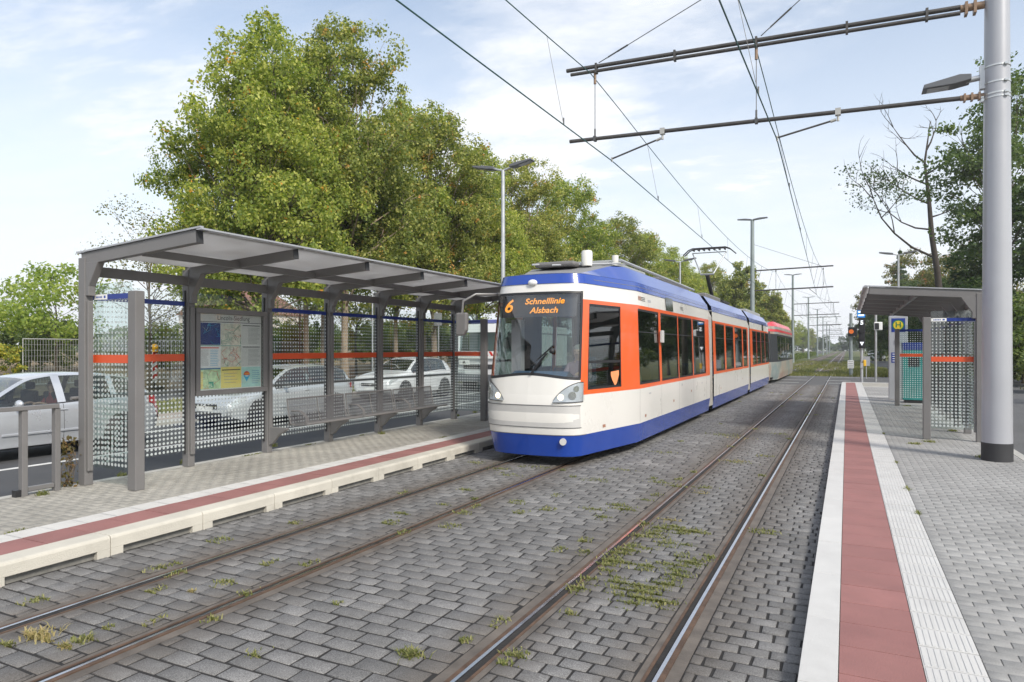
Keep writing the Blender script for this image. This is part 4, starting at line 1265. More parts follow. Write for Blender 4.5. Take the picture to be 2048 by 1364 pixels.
# ---- ticket machine and stop stele at the far end of the right platform
def stele():
    root = empty('stop_stele', (1.62, 27.6, PR_Z), 'tall grey stop column with a round yellow H sign beyond the right shelter', 'stop column')
    X, Y, z = 1.62, 27.6, PR_Z
    mb = MB(); mb.box(X - .29, X + .29, Y - .11, Y + .11, z, z + 2.95); mb.build('body', m_gal_l, root, bevel=.02)
    mb = MB(); mb.box(X - .21, X + .21, Y - .116, Y - .111, z + 2.38, z + 2.86); mb.build('blue_panel', m_blue_b, root)
    g = MB()
    def disc(r, d, m_): g.mat(m_); g.lathe([(r, -.002), (r, .002)], (X, Y - d, z + 2.62), 28, 'y')
    disc(.185, .119, 0); disc(.15, .122, 1)
    g.mat(0); text_into(g, 'H', .26, (X, Y - .125, z + 2.62), (1, 0, 0), (0, 0, 1), bold=.006)
    g.build('stop_sign', [M('sign_green', (.01, .16, .06), rough=.4), M('sign_yellow', (.60, .44, .02), rough=.4)], root)
    mb = MB(); mb.box(X - .08, X + .02, Y - .15, Y - .111, z + 1.98, z + 2.12); mb.build('camera', m_black, root)
    mb = MB(); mb.mat(0).box(X - .21, X + .02, Y - .116, Y - .111, z + 1.30, z + 1.66); mb.mat(1)
    for k in range(4): mb.box(X - .18, X - .01, Y - .119, Y - .1165, z + 1.35 + k * .08, z + 1.375 + k * .08)
    mb.build('info_plate', [m_blue_b, m_white_p], root)
stele()
def ticket():
    X, Y, z = 2.02, 26.2, PR_Z
    root = empty('ticket_machine', (X, Y, z), 'teal ticket machine with blue head seen through the far pane of the right shelter', 'ticket machine')
    mb = MB(); mb.box(X - .36, X + .36, Y - .2, Y + .3, z + .1, z + 1.75); mb.build('body', M('teal_panel', (.03, .24, .23), rough=.4, var=.15, vscale=3), root, bevel=.02)
    mb = MB(); mb.box(X - .37, X + .37, Y - .21, Y + .31, z + 1.752, z + 2.0); mb.build('head', m_blue_b, root, bevel=.01)
    mb = MB(); mb.box(X - .3, X + .3, Y - .18, Y + .28, z, z + .1); mb.build('plinth', m_black, root)
    mb = MB(); mb.box(X - .2, X + .12, Y - .206, Y - .2005, z + 1.2, z + 1.5); mb.build('screen', m_black, root)
ticket()

# ================================================================ masts and overhead line
m_mast = M('mast_grey_paint', (.40, .405, .43), rough=.35, metal=.15, var=.04, vscale=1.2, grime=.05, coat=.1)
m_mast_g = M('mast_greenish', (.27, .31, .31), rough=.45, metal=.1, var=.08, vscale=2)
m_beam = M('beam_tube', (.075, .070, .066), rough=.5, metal=.2, var=.15, vscale=6)
m_wire = M('copper_wire', (.035, .105, .10), rough=.5, metal=.3, var=.1)
m_wired = M('steel_wire', (.10, .10, .10), rough=.5, metal=.4)
m_ins = M('insulator', (.26, .17, .11), rough=.4, var=.2)
m_lens = M('lamp_lens', (.42, .43, .44), rough=.2, var=.05)
m_lamp = M('lamp_housing', (.12, .125, .135), rough=.45, var=.06)
CW, MS = 5.70, 7.46
SUP = [-27, 13.3, 53, 95, 138, 181, 224, 267, 310, 353]
zig = lambda i: .36 if i % 2 else -.42
def cx(tc, Y):
    for i in range(len(SUP) - 1):
        if SUP[i] <= Y <= SUP[i + 1]:
            t = (Y - SUP[i]) / (SUP[i + 1] - SUP[i]); return tc + zig(i) + (zig(i + 1) - zig(i)) * t
def mz(Y):
    for i in range(len(SUP) - 1):
        if SUP[i] <= Y <= SUP[i + 1]:
            t = (Y - SUP[i]) / (SUP[i + 1] - SUP[i]); return MS - .8 * 4 * t * (1 - t)
for tc_, nm, lab in ((TC_L, 'left', 'overhead wire above the track of the tram, with its carrying cable'), (TC_R, 'right', 'overhead wire above the empty right track, with its carrying cable')):
    root = empty('overhead_line', (tc_, 13.3, CW), lab, 'overhead wire', 'overhead wires of the two tracks')
    ys = [y for y in SUP]
    mb = MB(); mb.path([(cx(tc_, y + (1e-3 if y < SUP[-1] else -1e-3)), y, CW) for y in ys], .0105, n=6); mb.build('contact_wire', m_wire, root)
    ys = np.arange(SUP[0], SUP[-1], 2.0)
    mb = MB(); mb.path([(tc_, float(y), mz(float(y))) for y in ys], .0095, n=6); mb.build('carrying_cable', m_wire, root)
    for y in list(np.arange(-3, 220, 6.6)):
        y = float(y) + 0.6
        if min(abs(y - s_) for s_ in SUP) < 2.2: continue
        if y > 120: continue
        mb = MB(); mb.tube((tc_, y, mz(y)), (cx(tc_, y), y, CW), .0045 if y < 40 else .008, n=5)
        if y < 30: mb.tube((cx(tc_, y), y, CW), (cx(tc_, y), y, CW + .12), .012, n=6)
        mb.build('dropper', m_wired, root)

def steady(mb, xc, zc, xe, ze, Y):
    mb.mat(1).tube((xc, Y, zc + .03), (xc, Y, zc - .16), .022); mb.cbox((xc, Y, zc), .09, .09, .12)
    mb.mat(0).tube((xc - .03, Y, zc - .13), (xe, Y, ze), .017)
    mb.mat(1).tube((xe, Y, ze + .03), (xe, Y, ze - .06), .018); mb.tube((xc - .03, Y, zc - .13), (xc + (xe - xc) * .12, Y, zc - .13 + (ze - zc + .13) * .12), .026)

def near_mast():
    X, Y = 2.17, 13.3
    root = empty('catenary_mast', (X, Y, PR_Z), 'thick light grey steel mast with black foot at the right, carrying the overhead beams', 'mast')
    mb = MB(); mb.lathe([(.212, PR_Z - .05), (.205, 1.5), (.17, 7.5), (.145, 11)], (X, Y, 0), 40); mb.build('pole', m_mast, root, smooth='auto')
    mb = MB(); mb.lathe([(.216, PR_Z), (.216, PR_Z + .285), (.2105, PR_Z + .29)], (X, Y, 0), 40); mb.build('foot_sleeve', m_galdark, root, smooth='auto')
    for z in (6.42, 6.16, 5.98, 5.92):
        mb = MB(); mb.lathe([(.186, z - .012), (.186, z + .012)], (X, Y, 0), 36)
        mb.cbox((X + .1, Y - .17, z), .05, .04, .035); mb.cbox((X - .2, Y, z), .04, .08, .05)
        mb.build('strap', M('steel_strap', (.62, .62, .60), rough=.3, metal=.8) if z == 6.42 else bpy.data.materials['steel_strap'], root)
    # lamp arm
    lp = MB(); lp.tube((X - .18, Y, 6.3), (X - .42, Y, 6.28), .045); lp.cbox((X - .2, Y, 6.29), .07, .11, .38); lp.mat(0)
    lo = lp.build('lamp_bracket', m_zinc, root, smooth='auto')
    mb = MB(); mb.prism([(X - .36, 6.25), (X - .36, 6.34), (X - .52, 6.36), (X - 1.02, 6.27), (X - 1.04, 6.20), (X - .6, 6.21)], 'y', Y - .15, Y + .15); h = mb.build('lamp_head', m_lamp, root, bevel=.012)
    mb = MB(); mb.prism([(X - .97, 6.198), (X - .66, 6.205), (X - .66, 6.20), (X - .97, 6.193)], 'y', Y - .11, Y + .11); mb.build('lamp_lens', m_lens, h)
    # beams
    zl = lambda x: 5.99 + (X - x) * .030
    zu = lambda x: 7.50 + (X - x) * .026
    b = MB(); b.tube((X - .5, Y, zl(X - .5)), (-5.18, Y, zl(-5.18)), .038, n=14)
    b.mat(1).tube((X - .17, Y, zl(X - .17)), (X - .5, Y, zl(X - .5)), .045)
    for z in (0, 1, 2): b.cbox((X - .24 - z * .1, Y, zl(X - .3)), .03, .12, .12)
    b.build('lower_beam', [m_beam, m_ins], root, smooth='auto')
    b = MB(); b.tube((X - .5, Y, zu(X)), (-5.25, Y, zu(-5.2)), .040, n=14); b.tube((X - .5, Y - .02, zu(X) - .105), (-5.15, Y - .02, zu(-5.15) - .105), .034, n=14)
    for xx_ in (-4.6, -3.0, -1.5, 0.0, 1.2): b.cbox((xx_, Y, zu(xx_) - .05), .04, .11, .2)
    b.mat(1).tube((X - .17, Y, zu(X) - .03), (X - .5, Y, zu(X) - .03), .06)
    for z in (0, 1): b.cbox((X - .3 - z * .12, Y, zu(X) - .05), .04, .15, .2)
    b.build('upper_beam', [m_beam, m_ins], root, smooth='auto')
    for x in (-1.50, -4.63):
        s_ = MB(); s_.tube((x, Y, zu(x) - .35), (x, Y, zl(x) + .04), .008, n=6); s_.mat(1).tube((x, Y, zu(x) - .14), (x, Y, zu(x) - .36), .028)
        s_.mat(0).tube((x, Y, zl(x) + .05), (x, Y, zl(x) + .2), .018); s_.cbox((x, Y, zl(x)), .05, .1, .1)
        s_.build('hanger', [m_wired, m_ins], root, smooth='auto')
    for xc, xe in ((-3.24, TC_L + .36), (-.14, TC_R + .36)):
        s_ = MB(); steady(s_, xc, zl(xc), xe, CW + .04, Y); s_.build('steady_arm', [m_beam, M('grey_clamp', (.42, .41, .38), rough=.4, metal=.3) if xc < -3 else bpy.data.materials['grey_clamp']], root, smooth='auto')
    for x0_, dx in ((-4.55, 0), (-1.42, 0)):
        s_ = MB(); a = Vector((x0_, Y, zu(x0_) + .06)); e_ = Vector((X, Y, 10.45)); d = (e_ - a).normalized()
        s_.tube(a + d * .62, e_, .008, n=6); s_.tube(a, a + d * .2, .010, n=5); s_.tube(a + d * .2 + Vector((0, .02, .02)), a + d * .45 + Vector((0, .02, .02)), .008, n=5); s_.tube(a + d * .2 - Vector((0, .02, .02)), a + d * .45 - Vector((0, .02, .02)), .008, n=5); s_.tube(a + d * .42, a + d * .66, .017, n=6)
        s_.build('stay_wire', m_wired, root)
near_mast()

def far_mast(first=False):
    X, Y = -6.25, 53.0
    root = empty('catenary_mast', (X, Y, 0))
    mb = MB(); mb.lathe([(.19, -.05), (.17, 3), (.13, 11.4)], (X, Y, 0), 20); mb.build('pole', m_mast_g, root, smooth='auto')
    mb = MB()
    for s in (-1, 1): mb.prism([(X + s * .05, 11.35), (X + s * .05, 11.42), (X + s * .5, 11.50), (X + s * 1.05, 11.50), (X + s * 1.05, 11.45)], 'y', Y - .15, Y + .15)
    mb.build('lamp_head', m_lamp, root)
    for z, x1, nm in ((7.62, -.85, 'upper_beam'), (6.15, -.85, 'lower_beam')):
        b = MB(); b.tube((X + .1, Y, z), (x1, Y, z + .1), .05, n=8); b.build(nm, m_beam, root, smooth='auto')
    for x in (TC_L, TC_R):
        b = MB(); b.tube((x, Y, 7.6), (x, Y, 6.2), .014, n=5); b.tube((x - .9, Y, 6.15), (x - .42, Y, CW + .03), .022, n=5); b.tube((x, Y, 7.46), (x, Y, 7.6), .04, n=5); b.build('hanger', m_wired, root)
    b = MB(); b.tube((X, Y, 9.6), (TC_R, Y, 7.7), .012, n=5); b.build('stay_wire', m_wired, root)
    return root
fm = far_mast(); tag(fm, 'nearest of the thin masts, with two lamp heads, rising behind the blue tram roof', 'mast', 'thin masts left of the line')
for i, y in enumerate(SUP[3:-1]):
    c = copy_tree(fm, label=['second thin mast, right of the red tram roof', 'third thin mast along the grass track'][i] if i < 2 else 'far thin mast in the row that shrinks to the vanishing point')
    c.location.y = y; c.location.x = -6.25
    if i: c.location.x = -6.4

# tree-side double street lamps
def street_lamp(X, Y, H=7.85, single=False, top_only=False):
    root = empty('street_lamp', (X, Y, 0))
    mb = MB(); mb.lathe([(.085, 0), (.08, 1.2), (.062, H)], (X, Y, 0), 16); mb.build('pole', m_zinc, root, smooth='auto')
    mb = MB(); mb.box(X - .13, X + .13, Y - .13, Y + .13, -.05, .05); mb.build('base_plate', m_zinc, root)
    for s in ((-1, 1) if not single else (-1,)):
        mb = MB(); mb.tube((X, Y, H - .02), (X + s * .35, Y, H + .08), .035)
        a = mb.build('arm', m_zinc, root, smooth='auto')
        mb = MB(); mb.prism([(X + s * .3, H + .04), (X + s * .3, H + .13), (X + s * .5, H + .17), (X + s * 1.08, H + .24), (X + s * 1.10, H + .19), (X + s * .55, H + .07)], 'y', Y - .16, Y + .16)
        h = mb.build('lamp_head', m_lamp, root, bevel=.01)
        mb = MB(); mb.prism([(X + s * .62, H + .076), (X + s * 1.04, H + .172), (X + s * 1.04, H + .165), (X + s * .62, H + .069)], 'y', Y - .11, Y + .11); mb.build('lamp_lens', m_lens, h)
    return root
sl = street_lamp(-10.3, ray_x(1006, -10.3)); tag(sl, 'tall street lamp with two heads behind the front of the tram', 'street lamp', 'double street lamps on the left')
c = copy_tree(sl, label='street lamp with two heads left of the pantograph'); c.location.y = ray_x(1360, -10.3)
for i, y in enumerate((73, 100, 127, 154)):
    c = copy_tree(sl, label='far street lamp beside the left road, beyond the crossing'); c.location.y = y; c.location.x = -16.9; c['group'] = 'far street lamps on the left'
c = copy_tree(sl, label='street lamp rising behind the right shelter roof'); c.location.x, c.location.y = 2.95, 49.8
c['group'] = 'double street lamps on the right'
# thin post signs seen through the shelter
def signpost(X, Y, H, label, plate=True):
    root = empty('sign_post', (X, Y, 0), label, 'sign post')
    mb = MB(); mb.tube((X, Y, 0), (X, Y, H), .035); mb.build('post', m_zinc, root, smooth='auto')
    if plate:
        mb = MB(); mb.cbox((X, Y - .05, H - .3), .42, .02, .6); mb.build('plate', m_gal_l, root)
signpost(-17.2, ray_x(745, -17.2), 5.2, 'thin grey post seen through the fourth shelter bay', False)
signpost(-17.6, ray_x(877, -17.6), 3.6, 'thin pale post with a small plate seen through the last shelter bay')

# ---- signals at the far end of the right platform
m_sig = M('signal_black', (.015, .015, .017), rough=.5)
m_ledw = M_emit('signal_white_light', (.9, .95, 1.), 1.2)
m_ledo = M_emit('signal_orange_light', (1., .25, .07), .55)
def signal_tram():
    X, Y = .72, 41.2
    root = empty('tram_signal', (X, Y, 0), 'tall black signal head with white 5 and triangle under a blue panel', 'signal')
    mb = MB(); mb.tube((X, Y, 0), (X, Y, 3.9), .075); mb.build('pole', m_zinc, root, smooth='auto')
    mb = MB(); mb.box(X - .15, X + .15, Y - .22, Y - .09, 1.92, 3.55); hd = mb.build('head', m_sig, root, bevel=.02)
    for z in (3.25, 2.85, 2.5, 2.15):
        mb = MB(); mb.lathe([(.11, -.10), (.11, 0)], (X, Y - .22, z), 16, 'y'); mb.build('hood', m_sig, hd)
    mb = MB(); text_into(mb, '5', .30, (X, Y - .325, 3.27), (1, 0, 0), (0, 0, 1), bold=.012)
    mb.prism([(X - .1, 2.25), (X + .1, 2.25), (X, 2.05)], 'y', Y - .326, Y - .322); mb.build('lit_symbols', m_ledw, hd)
    mb = MB(); mb.mat(0).box(X - .22, X + .16, Y - .16, Y - .12, 3.56, 3.98); mb.mat(1)
    for k, z in enumerate((3.86, 3.68)): mb.box(X - .17, X + .11, Y - .165, Y - .1605, z - .045, z + .045)
    mb.build('blue_panel', [M_emit('blue_display', (.01, .25, .75), .8), m_ledw], root)
    mb = MB(); mb.cbox((X, Y - .09, .98), .14, .10, .28); mb.build('control_box', m_gal_l, root, bevel=.01)
    mb = MB(); mb.cbox((X + .14, Y - .09, 1.12), .14, .13, .34); mb.build('button_box', M('yellow_box', (.72, .42, .03), rough=.5), root, bevel=.03)
signal_tram()
def signal_small():
    X, Y = .25, 52.0
    root = empty('traffic_signal', (X, Y, 0), 'slim green grey signal post with a lit orange lamp and a small white plate', 'signal')
    mb = MB(); mb.tube((X, Y, 0), (X, Y, 4.3), .10); mb.tube((X, Y, .2), (X, Y, 1.9), .13); mb.build('pole', m_mast_g, root, smooth='auto')
    mb = MB(); mb.box(X - .18, X + .38, Y - .3, Y - .08, 2.75, 3.35); h = mb.build('head', m_sig, root, bevel=.02)
    mb = MB(); mb.lathe([(.15, -.01), (.15, 0)], (X + .02, Y - .301, 3.05), 20, 'y'); mb.build('lamp', m_ledo, h)
    mb = MB(); mb.mat(0).box(X - .20, X + .18, Y - .17, Y - .14, .55, 1.10); mb.mat(1)
    for k in range(4): mb.box(X - .16, X + .14, Y - .175, Y - .1705, .63 + k * .12, .66 + k * .12)
    mb.build('plate', [m_white_p, M('plate_print', (.2, .2, .2), rough=.6)], root)
signal_small()
def signal_box():
    X, Y = 1.50, 44.5
    root = empty('signal_pole', (X, Y, 0), 'grey pole with a black framed camera box, right of the black signal head', 'signal')
    mb = MB(); mb.tube((X, Y, 0), (X, Y, 4.0), .065); mb.build('pole', m_zinc, root, smooth='auto')
    mb = MB(); mb.box(X - .10, X + .33, Y - .12, Y + .02, 2.95, 3.42); f = mb.build('frame_box', m_white_p, root, bevel=.04)
    mb = MB(); mb.box(X - .06, X + .16, Y - .14, Y - .1205, 3.0, 3.36); mb.build('lens_box', m_sig, f, bevel=.02)
signal_box()
signpost(1.1, 48.5, 1.4, 'low post with a small grey box on the grass beyond the platform')
def short_masts():
    pass

# ---- construction fence and beacon on the far left
m_fence = M('fence_wire', (.55, .55, .53), rough=.45, metal=.4)
def fence_panel(x, y, ang, label):
    root = empty('fence_panel', (x, y, .3))
    mb = MB(); L, H = 3.4, 2.0
    fr = MB(); fr.path([(0, 0, .1), (0, 0, H), (0, L, H), (0, L, .1), (0, 0, .1)], .024, n=6); o = fr.build('frame', m_fence, root, smooth='auto')
    o.location = (0, 0, 0)
    for v in o.data.vertices: pass
    wv = MB()
    for i in range(1, 30): wv.tube((0, L * i / 30, .1), (0, L * i / 30, H), .008, n=3, cap=False)
    for i in range(1, 8): wv.tube((0, 0, .1 + (H - .1) * i / 8), (0, L, .1 + (H - .1) * i / 8), .005, n=3, cap=False)
    w_ = wv.build('mesh', m_fence, root)
    for o_ in (o, w_):
        o_.data.transform(Matrix.Translation(root_loc(root)))
    b = MB(); b.box(x - .35, x + .35, y - .12, y + .12, .25, .40); b.build('foot_block', m_kerb, root)
    root.rotation_euler = (0, 0, ang)
    return tag(root, label, 'fence', 'wire fence panels on the earth bank')
f0 = fence_panel(-30.5, ray_x(46, -30.5), 0, 'leftmost wire fence panel behind the silver car')
yy = f0.location.y
for i, l in enumerate(('second wire fence panel from the left, behind the silver car', 'wire fence panel seen left of the first shelter post', 'wire fence panel seen through the end pane of the shelter', 'wire fence panel seen behind the first glass bay')):
    c = copy_tree(f0, label=l); c.location.y = yy + 3.45 * (i + 1)
def beacon():
    X, Y = -29.3, 0; Y = ray_x(309, X)
    root = empty('warning_beacon', (X, Y, 0), 'red and white warning beacon with yellow lamp seen through the first glass bay', 'beacon')
    mb = MB(); mb.mat(0).box(X - .03, X + .03, Y - .16, Y + .16, .35, 1.75); mb.mat(1)
    for k in range(4):
        z = .45 + k * .36; mb.prism([(Y - .16, z), (Y + .16, z + .16), (Y + .16, z + .34), (Y - .16, z + .18)], 'x', X + .0305, X + .036)
    mb.build('plate', [m_white_p, M('signal_red', (.55, .03, .02), rough=.4)], root)
    mb = MB(); mb.ball((X, Y, 1.95), .17); mb.box(X - .1, X + .1, Y - .12, Y + .12, 1.74, 1.86); mb.build('lamp', M('amber_lamp', (.85, .45, .02), rough=.3), root, smooth='auto')
    mb = MB(); mb.box(X - .4, X + .4, Y - .2, Y + .2, 0, .12); mb.tube((X, Y, .1), (X, Y, .4), .04); mb.build('foot', m_galdark, root)
    root.rotation_euler = (0, 0, .25)
beacon()
# ================================================================ people (one skinned body each)
m_skin = M('skin', (.52, .33, .25), rough=.55, var=.05)
m_shirt = [M('shirt_pale', (.42, .47, .42), rough=.85, var=.08), M('shirt_mauve', (.36, .24, .28), rough=.85, var=.08), M('shirt_dark', (.05, .05, .07), rough=.85), M('shirt_red', (.25, .04, .04), rough=.85)]
m_trous = M('trousers', (.035, .04, .06), rough=.9)
m_hair = [M('hair_grey', (.35, .33, .31), rough=.8, var=.2, vscale=20), M('hair_dark', (.03, .022, .018), rough=.7, var=.2, vscale=20), M('straw_hat', (.55, .48, .33), rough=.8)]
def person(root_xyz, shirt, hair, label, reach=.45, hat=False, facing=-1, lowhands=False, group=None):
    """seated person looking along facing*Y; root is the seat point under the pelvis"""
    f = facing
    J = {'pel': (0, 0, .10, .145), 'sp': (0, .03, .28, .135), 'ch': (0, .02, .46, .155), 'nk': (0, 0, .62, .06), 'hd': (0, -.015, .70, .075), 'h2': (0, -.02, .77, .092), 'h3': (0, 0, .85, .085), 'ns': (0, -.105, .755, .018)}
    E = [('pel', 'sp'), ('sp', 'ch'), ('ch', 'nk'), ('nk', 'hd'), ('hd', 'h2'), ('h2', 'h3'), ('h2', 'ns')]
    hz = .16 if lowhands else .40
    for s, t in ((-1, 'l'), (1, 'r')):
        J['sh' + t] = (s * .185, .02, .53, .062); J['el' + t] = (s * .245, -.13 * (reach / .45), .31, .043); J['wr' + t] = (s * .17, -reach + .02, hz, .027); J['pm' + t] = (s * .165, -reach - .05, hz + .005, .033)
        E += [('ch', 'sh' + t), ('sh' + t, 'el' + t), ('el' + t, 'wr' + t), ('wr' + t, 'pm' + t)]
        for k in range(4):
            J['f%d' % k + t] = (s * .165 + (k - 1.5) * .019, -reach - .10 - (.008 if k in (1, 2) else 0), hz + .0, .0088); J['g%d' % k + t] = (s * .165 + (k - 1.5) * .019, -reach - .115, hz - .035, .0078)
            E += [('pm' + t, 'f%d' % k + t), ('f%d' % k + t, 'g%d' % k + t)]
        J['th' + t] = (s * .115, -reach - .055, hz - .012, .0095); E.append(('pm' + t, 'th' + t))
        J['hp' + t] = (s * .10, -.02, .08, .095); J['kn' + t] = (s * .13, -.42, .10, .062); J['an' + t] = (s * .13, -.40, -.32, .042); J['to' + t] = (s * .14, -.56, -.37, .034)
        E += [('pel', 'hp' + t), ('hp' + t, 'kn' + t), ('kn' + t, 'an' + t), ('an' + t, 'to' + t)]
        J['er' + t] = (s * .088, .005, .765, .017); E.append(('h2', 'er' + t))
    names = list(J); me = bpy.data.meshes.new('body')
    me.from_pydata([(J[n][0], J[n][1], J[n][2]) for n in names], [(names.index(a), names.index(b)) for a, b in E], [])
    ob = bpy.data.objects.new('body', me); COL.objects.link(ob)
    sk = ob.modifiers.new('s', 'SKIN'); sb = ob.modifiers.new('u', 'SUBSURF'); sb.levels = 2; sb.render_levels = 2
    for i, n in enumerate(names):
        v = me.skin_vertices[0].data[i]; r = J[n][3]; v.radius = (r, r)
        if n in ('ch', 'sp'): v.radius = (r * 1.15, r * .8)
        v.use_root = (n == 'pel')
    dg = bpy.context.evaluated_depsgraph_get(); dg.update()
    m2 = bpy.data.meshes.new_from_object(ob.evaluated_get(dg)); bpy.data.objects.remove(ob)
    root = bpy.data.objects.new('person', m2); COL.objects.link(root)
    m2.materials.clear()
    for m in (m_skin, shirt, m_trous): m2.materials.append(m)
    for p in m2.polygons:
        c = p.center; p.use_smooth = True
        if c.z > .60: k = 0
        elif c.z > .13 and not (c.y < -reach * .62 and abs(c.x) > .08): k = 1
        elif c.y < -reach * .62 and abs(c.x) > .05 and c.z > hz - .07: k = 0
        else: k = 2
        p.material_index = k
    root.location = root_xyz
    if f > 0: root.rotation_euler = (0, 0, math.pi)
    o = Vector((0, 0, 0))
    hb = MB(); hb.ball((0, .012, .822), .103, .108, .085, 14, 8)
    if hat: hb.lathe([(.17, .84), (.175, .85), (.11, .86)], (0, 0, 0), 18)
    h = hb.build('hat' if hat else 'hair', hair, None, smooth=True); h.parent = root
    eb = MB()
    for s in (-1, 1): eb.ball((s * .033, -.098, .775), .012, .008, .008, 8, 5)
    eb.box(-.024, .024, -.103, -.097, .715, .722)
    e_ = eb.build('eyes', M('eye', (.04, .03, .03), rough=.4) if 'eye' not in bpy.data.materials else bpy.data.materials['eye'], None); e_.parent = root
    return tag(root, label, 'person', group)

# ================================================================ tram
m_tw = M('tram_white', (.70, .68, .635), rough=.28, var=.012, vscale=1.5, grime=0., coat=.5)
m_tb = M('tram_blue', (.012, .055, .33), rough=.25, var=.05, coat=.7)
m_tb2 = M('tram_roof_blue', (.02, .06, .33), rough=.3, var=.05, coat=.55)
m_to = M('tram_orange', (.78, .115, .02), rough=.32, var=.04, coat=.5)
m_tglass = M_glass('tram_window', tint=(.32, .43, .38), refl=1.15, rough=.02)
m_wglass = M_glass('windscreen', tint=(.84, .88, .90), refl=1.7, rough=.02)
m_tgrey = M('tram_bumper', (.52, .51, .49), rough=.4, var=.03, grime=.1)
m_rub = M('bellows', (.40, .38, .35), rough=.8, var=.1, bump=.4, bscale=60)
m_int = M('interior_grey', (.30, .31, .31), rough=.7)
m_intd = M('interior_dark', (.035, .045, .05), rough=.8)
m_seatb = M('seat_blue', (.03, .07, .16), rough=.85, var=.2, vscale=30)
m_dash = M('dashboard', (.05, .10, .16), rough=.6)
m_hl = M_glass('headlight_lens', tint=(.9, .92, .92), refl=1.6)
m_chrome = M('reflector', (.8, .8, .8), rough=.15, metal=1.)
m_lit = M_emit('headlight_lit', (1., .86, .62), 2.6)
m_led = M_emit('led_amber', (1., .38, .05), 1.1)
HW = 1.2
NOSE = [(0, 0), (.24, .006), (.46, .03), (.63, .075), (.745, .145), (.815, .24), (.85, .35)]
def outline(y_end, nose=True):
    if nose: return NOSE + [(.96, .99), (1.08, 1.67), (HW, 2.35), (HW, y_end)]
    return [(HW, 0), (HW, y_end)]
def rake(z):
    K = [(.15, .10), (.25, .05), (.55, .0), (.85, -.05), (1.02, -.045), (1.06, .0), (1.45, .05), (2.83, .30), (2.95, .33), (3.13, .38), (3.42, .60)]
    for (a, va), (b, vb) in zip(K, K[1:]):
        if z <= b: return va + (vb - va) * max(0, (z - a)) / (b - a)
    return K[-1][1]
def roof_z(z, y):
    # the cove rises from the low front hood to full height behind the cab
    if z <= 3.135: return z
    t = min(1., max(0., (y - .9) / 1.1)); return 3.135 + (z - 3.135) * (.12 + .88 * t)
def inset(z):
    K = [(.15, .05), (.30, .02), (.50, 0), (1.2, 0), (2.7, .045), (2.95, .06), (3.13, .10), (3.42, .30)]
    for (a, va), (b, vb) in zip(K, K[1:]):
        if z <= b: return va + (vb - va) * max(0, (z - a)) / (b - a)
    return K[-1][1]

class Shell:
    """side surface of one car body: s = metres along the half outline from the front centre"""
    def __init__(self, Y0, L, nose, flip=False):
        self.Y0, self.L, self.nose, self.flip = Y0, L, nose, flip
        self.o = outline(L, nose); self.S = [0]
        for a, b in zip(self.o, self.o[1:]): self.S.append(self.S[-1] + math.hypot(b[0] - a[0], b[1] - a[1]))
        self.max = self.S[-1]
    def s_of_y(self, y):
        for i in range(len(self.o) - 1):
            a, b = self.o[i], self.o[i + 1]
            if a[1] <= y <= b[1] and b[1] > a[1]: return self.S[i] + (self.S[i + 1] - self.S[i]) * (y - a[1]) / (b[1] - a[1])
        return self.max
    def p(self, s, z, off=0., side=None):
        sd = side if side is not None else (1 if s >= 0 else -1); s = abs(s)
        for i in range(len(self.S) - 1):
            if s <= self.S[i + 1] + 1e-9: break
        a, b = self.o[i], self.o[i + 1]; t = (s - self.S[i]) / max(1e-9, self.S[i + 1] - self.S[i])
        x, y = a[0] + (b[0] - a[0]) * t, a[1] + (b[1] - a[1]) * t
        dx, dy = b[0] - a[0], b[1] - a[1]; l = math.hypot(dx, dy); nx, ny = dy / l, -dx / l
        ins = inset(z); wx = min(1, x / .7) if self.nose else 1
        wy = max(0., 1 - y / 2.35) if self.nose else 0
        x = x - ins * wx + nx * off; y = y + rake(z) * wy + ny * off
        if self.nose and s < .3: pass
        Y = self.Y0 + (y if not self.flip else self.L - y)
        if self.nose and z > 3.135: z = roof_z(z, y)
        return (TC_L + sd * x, Y, z)
    def strip(self, mb, s0, s1, zs, off=0., n=None, side=None):
        brk = [s0] + [q for q in self.S if s0 < q < s1] + [s1]
        ss = []
        for a, b in zip(brk, brk[1:]):
            k = max(1, int((b - a) / .35)); k = min(k, 8); ss += [a + (b - a) * i / k for i in range(k)]
        ss.append(s1)
        zz = []
        for a, b in zip(zs, zs[1:]):
            k = max(1, int((b - a) / .25)); zz += [a + (b - a) * i / k for i in range(k)]
        zz.append(zs[-1])
        mb.grid([[self.p(s, z, off, side) for z in zz] for s in ss])
    def both(self, mb, s0, s1, zs, off=0.):
        self.strip(mb, s0, s1, zs, off, side=1); self.strip(mb, s0, s1, zs, off, side=-1)

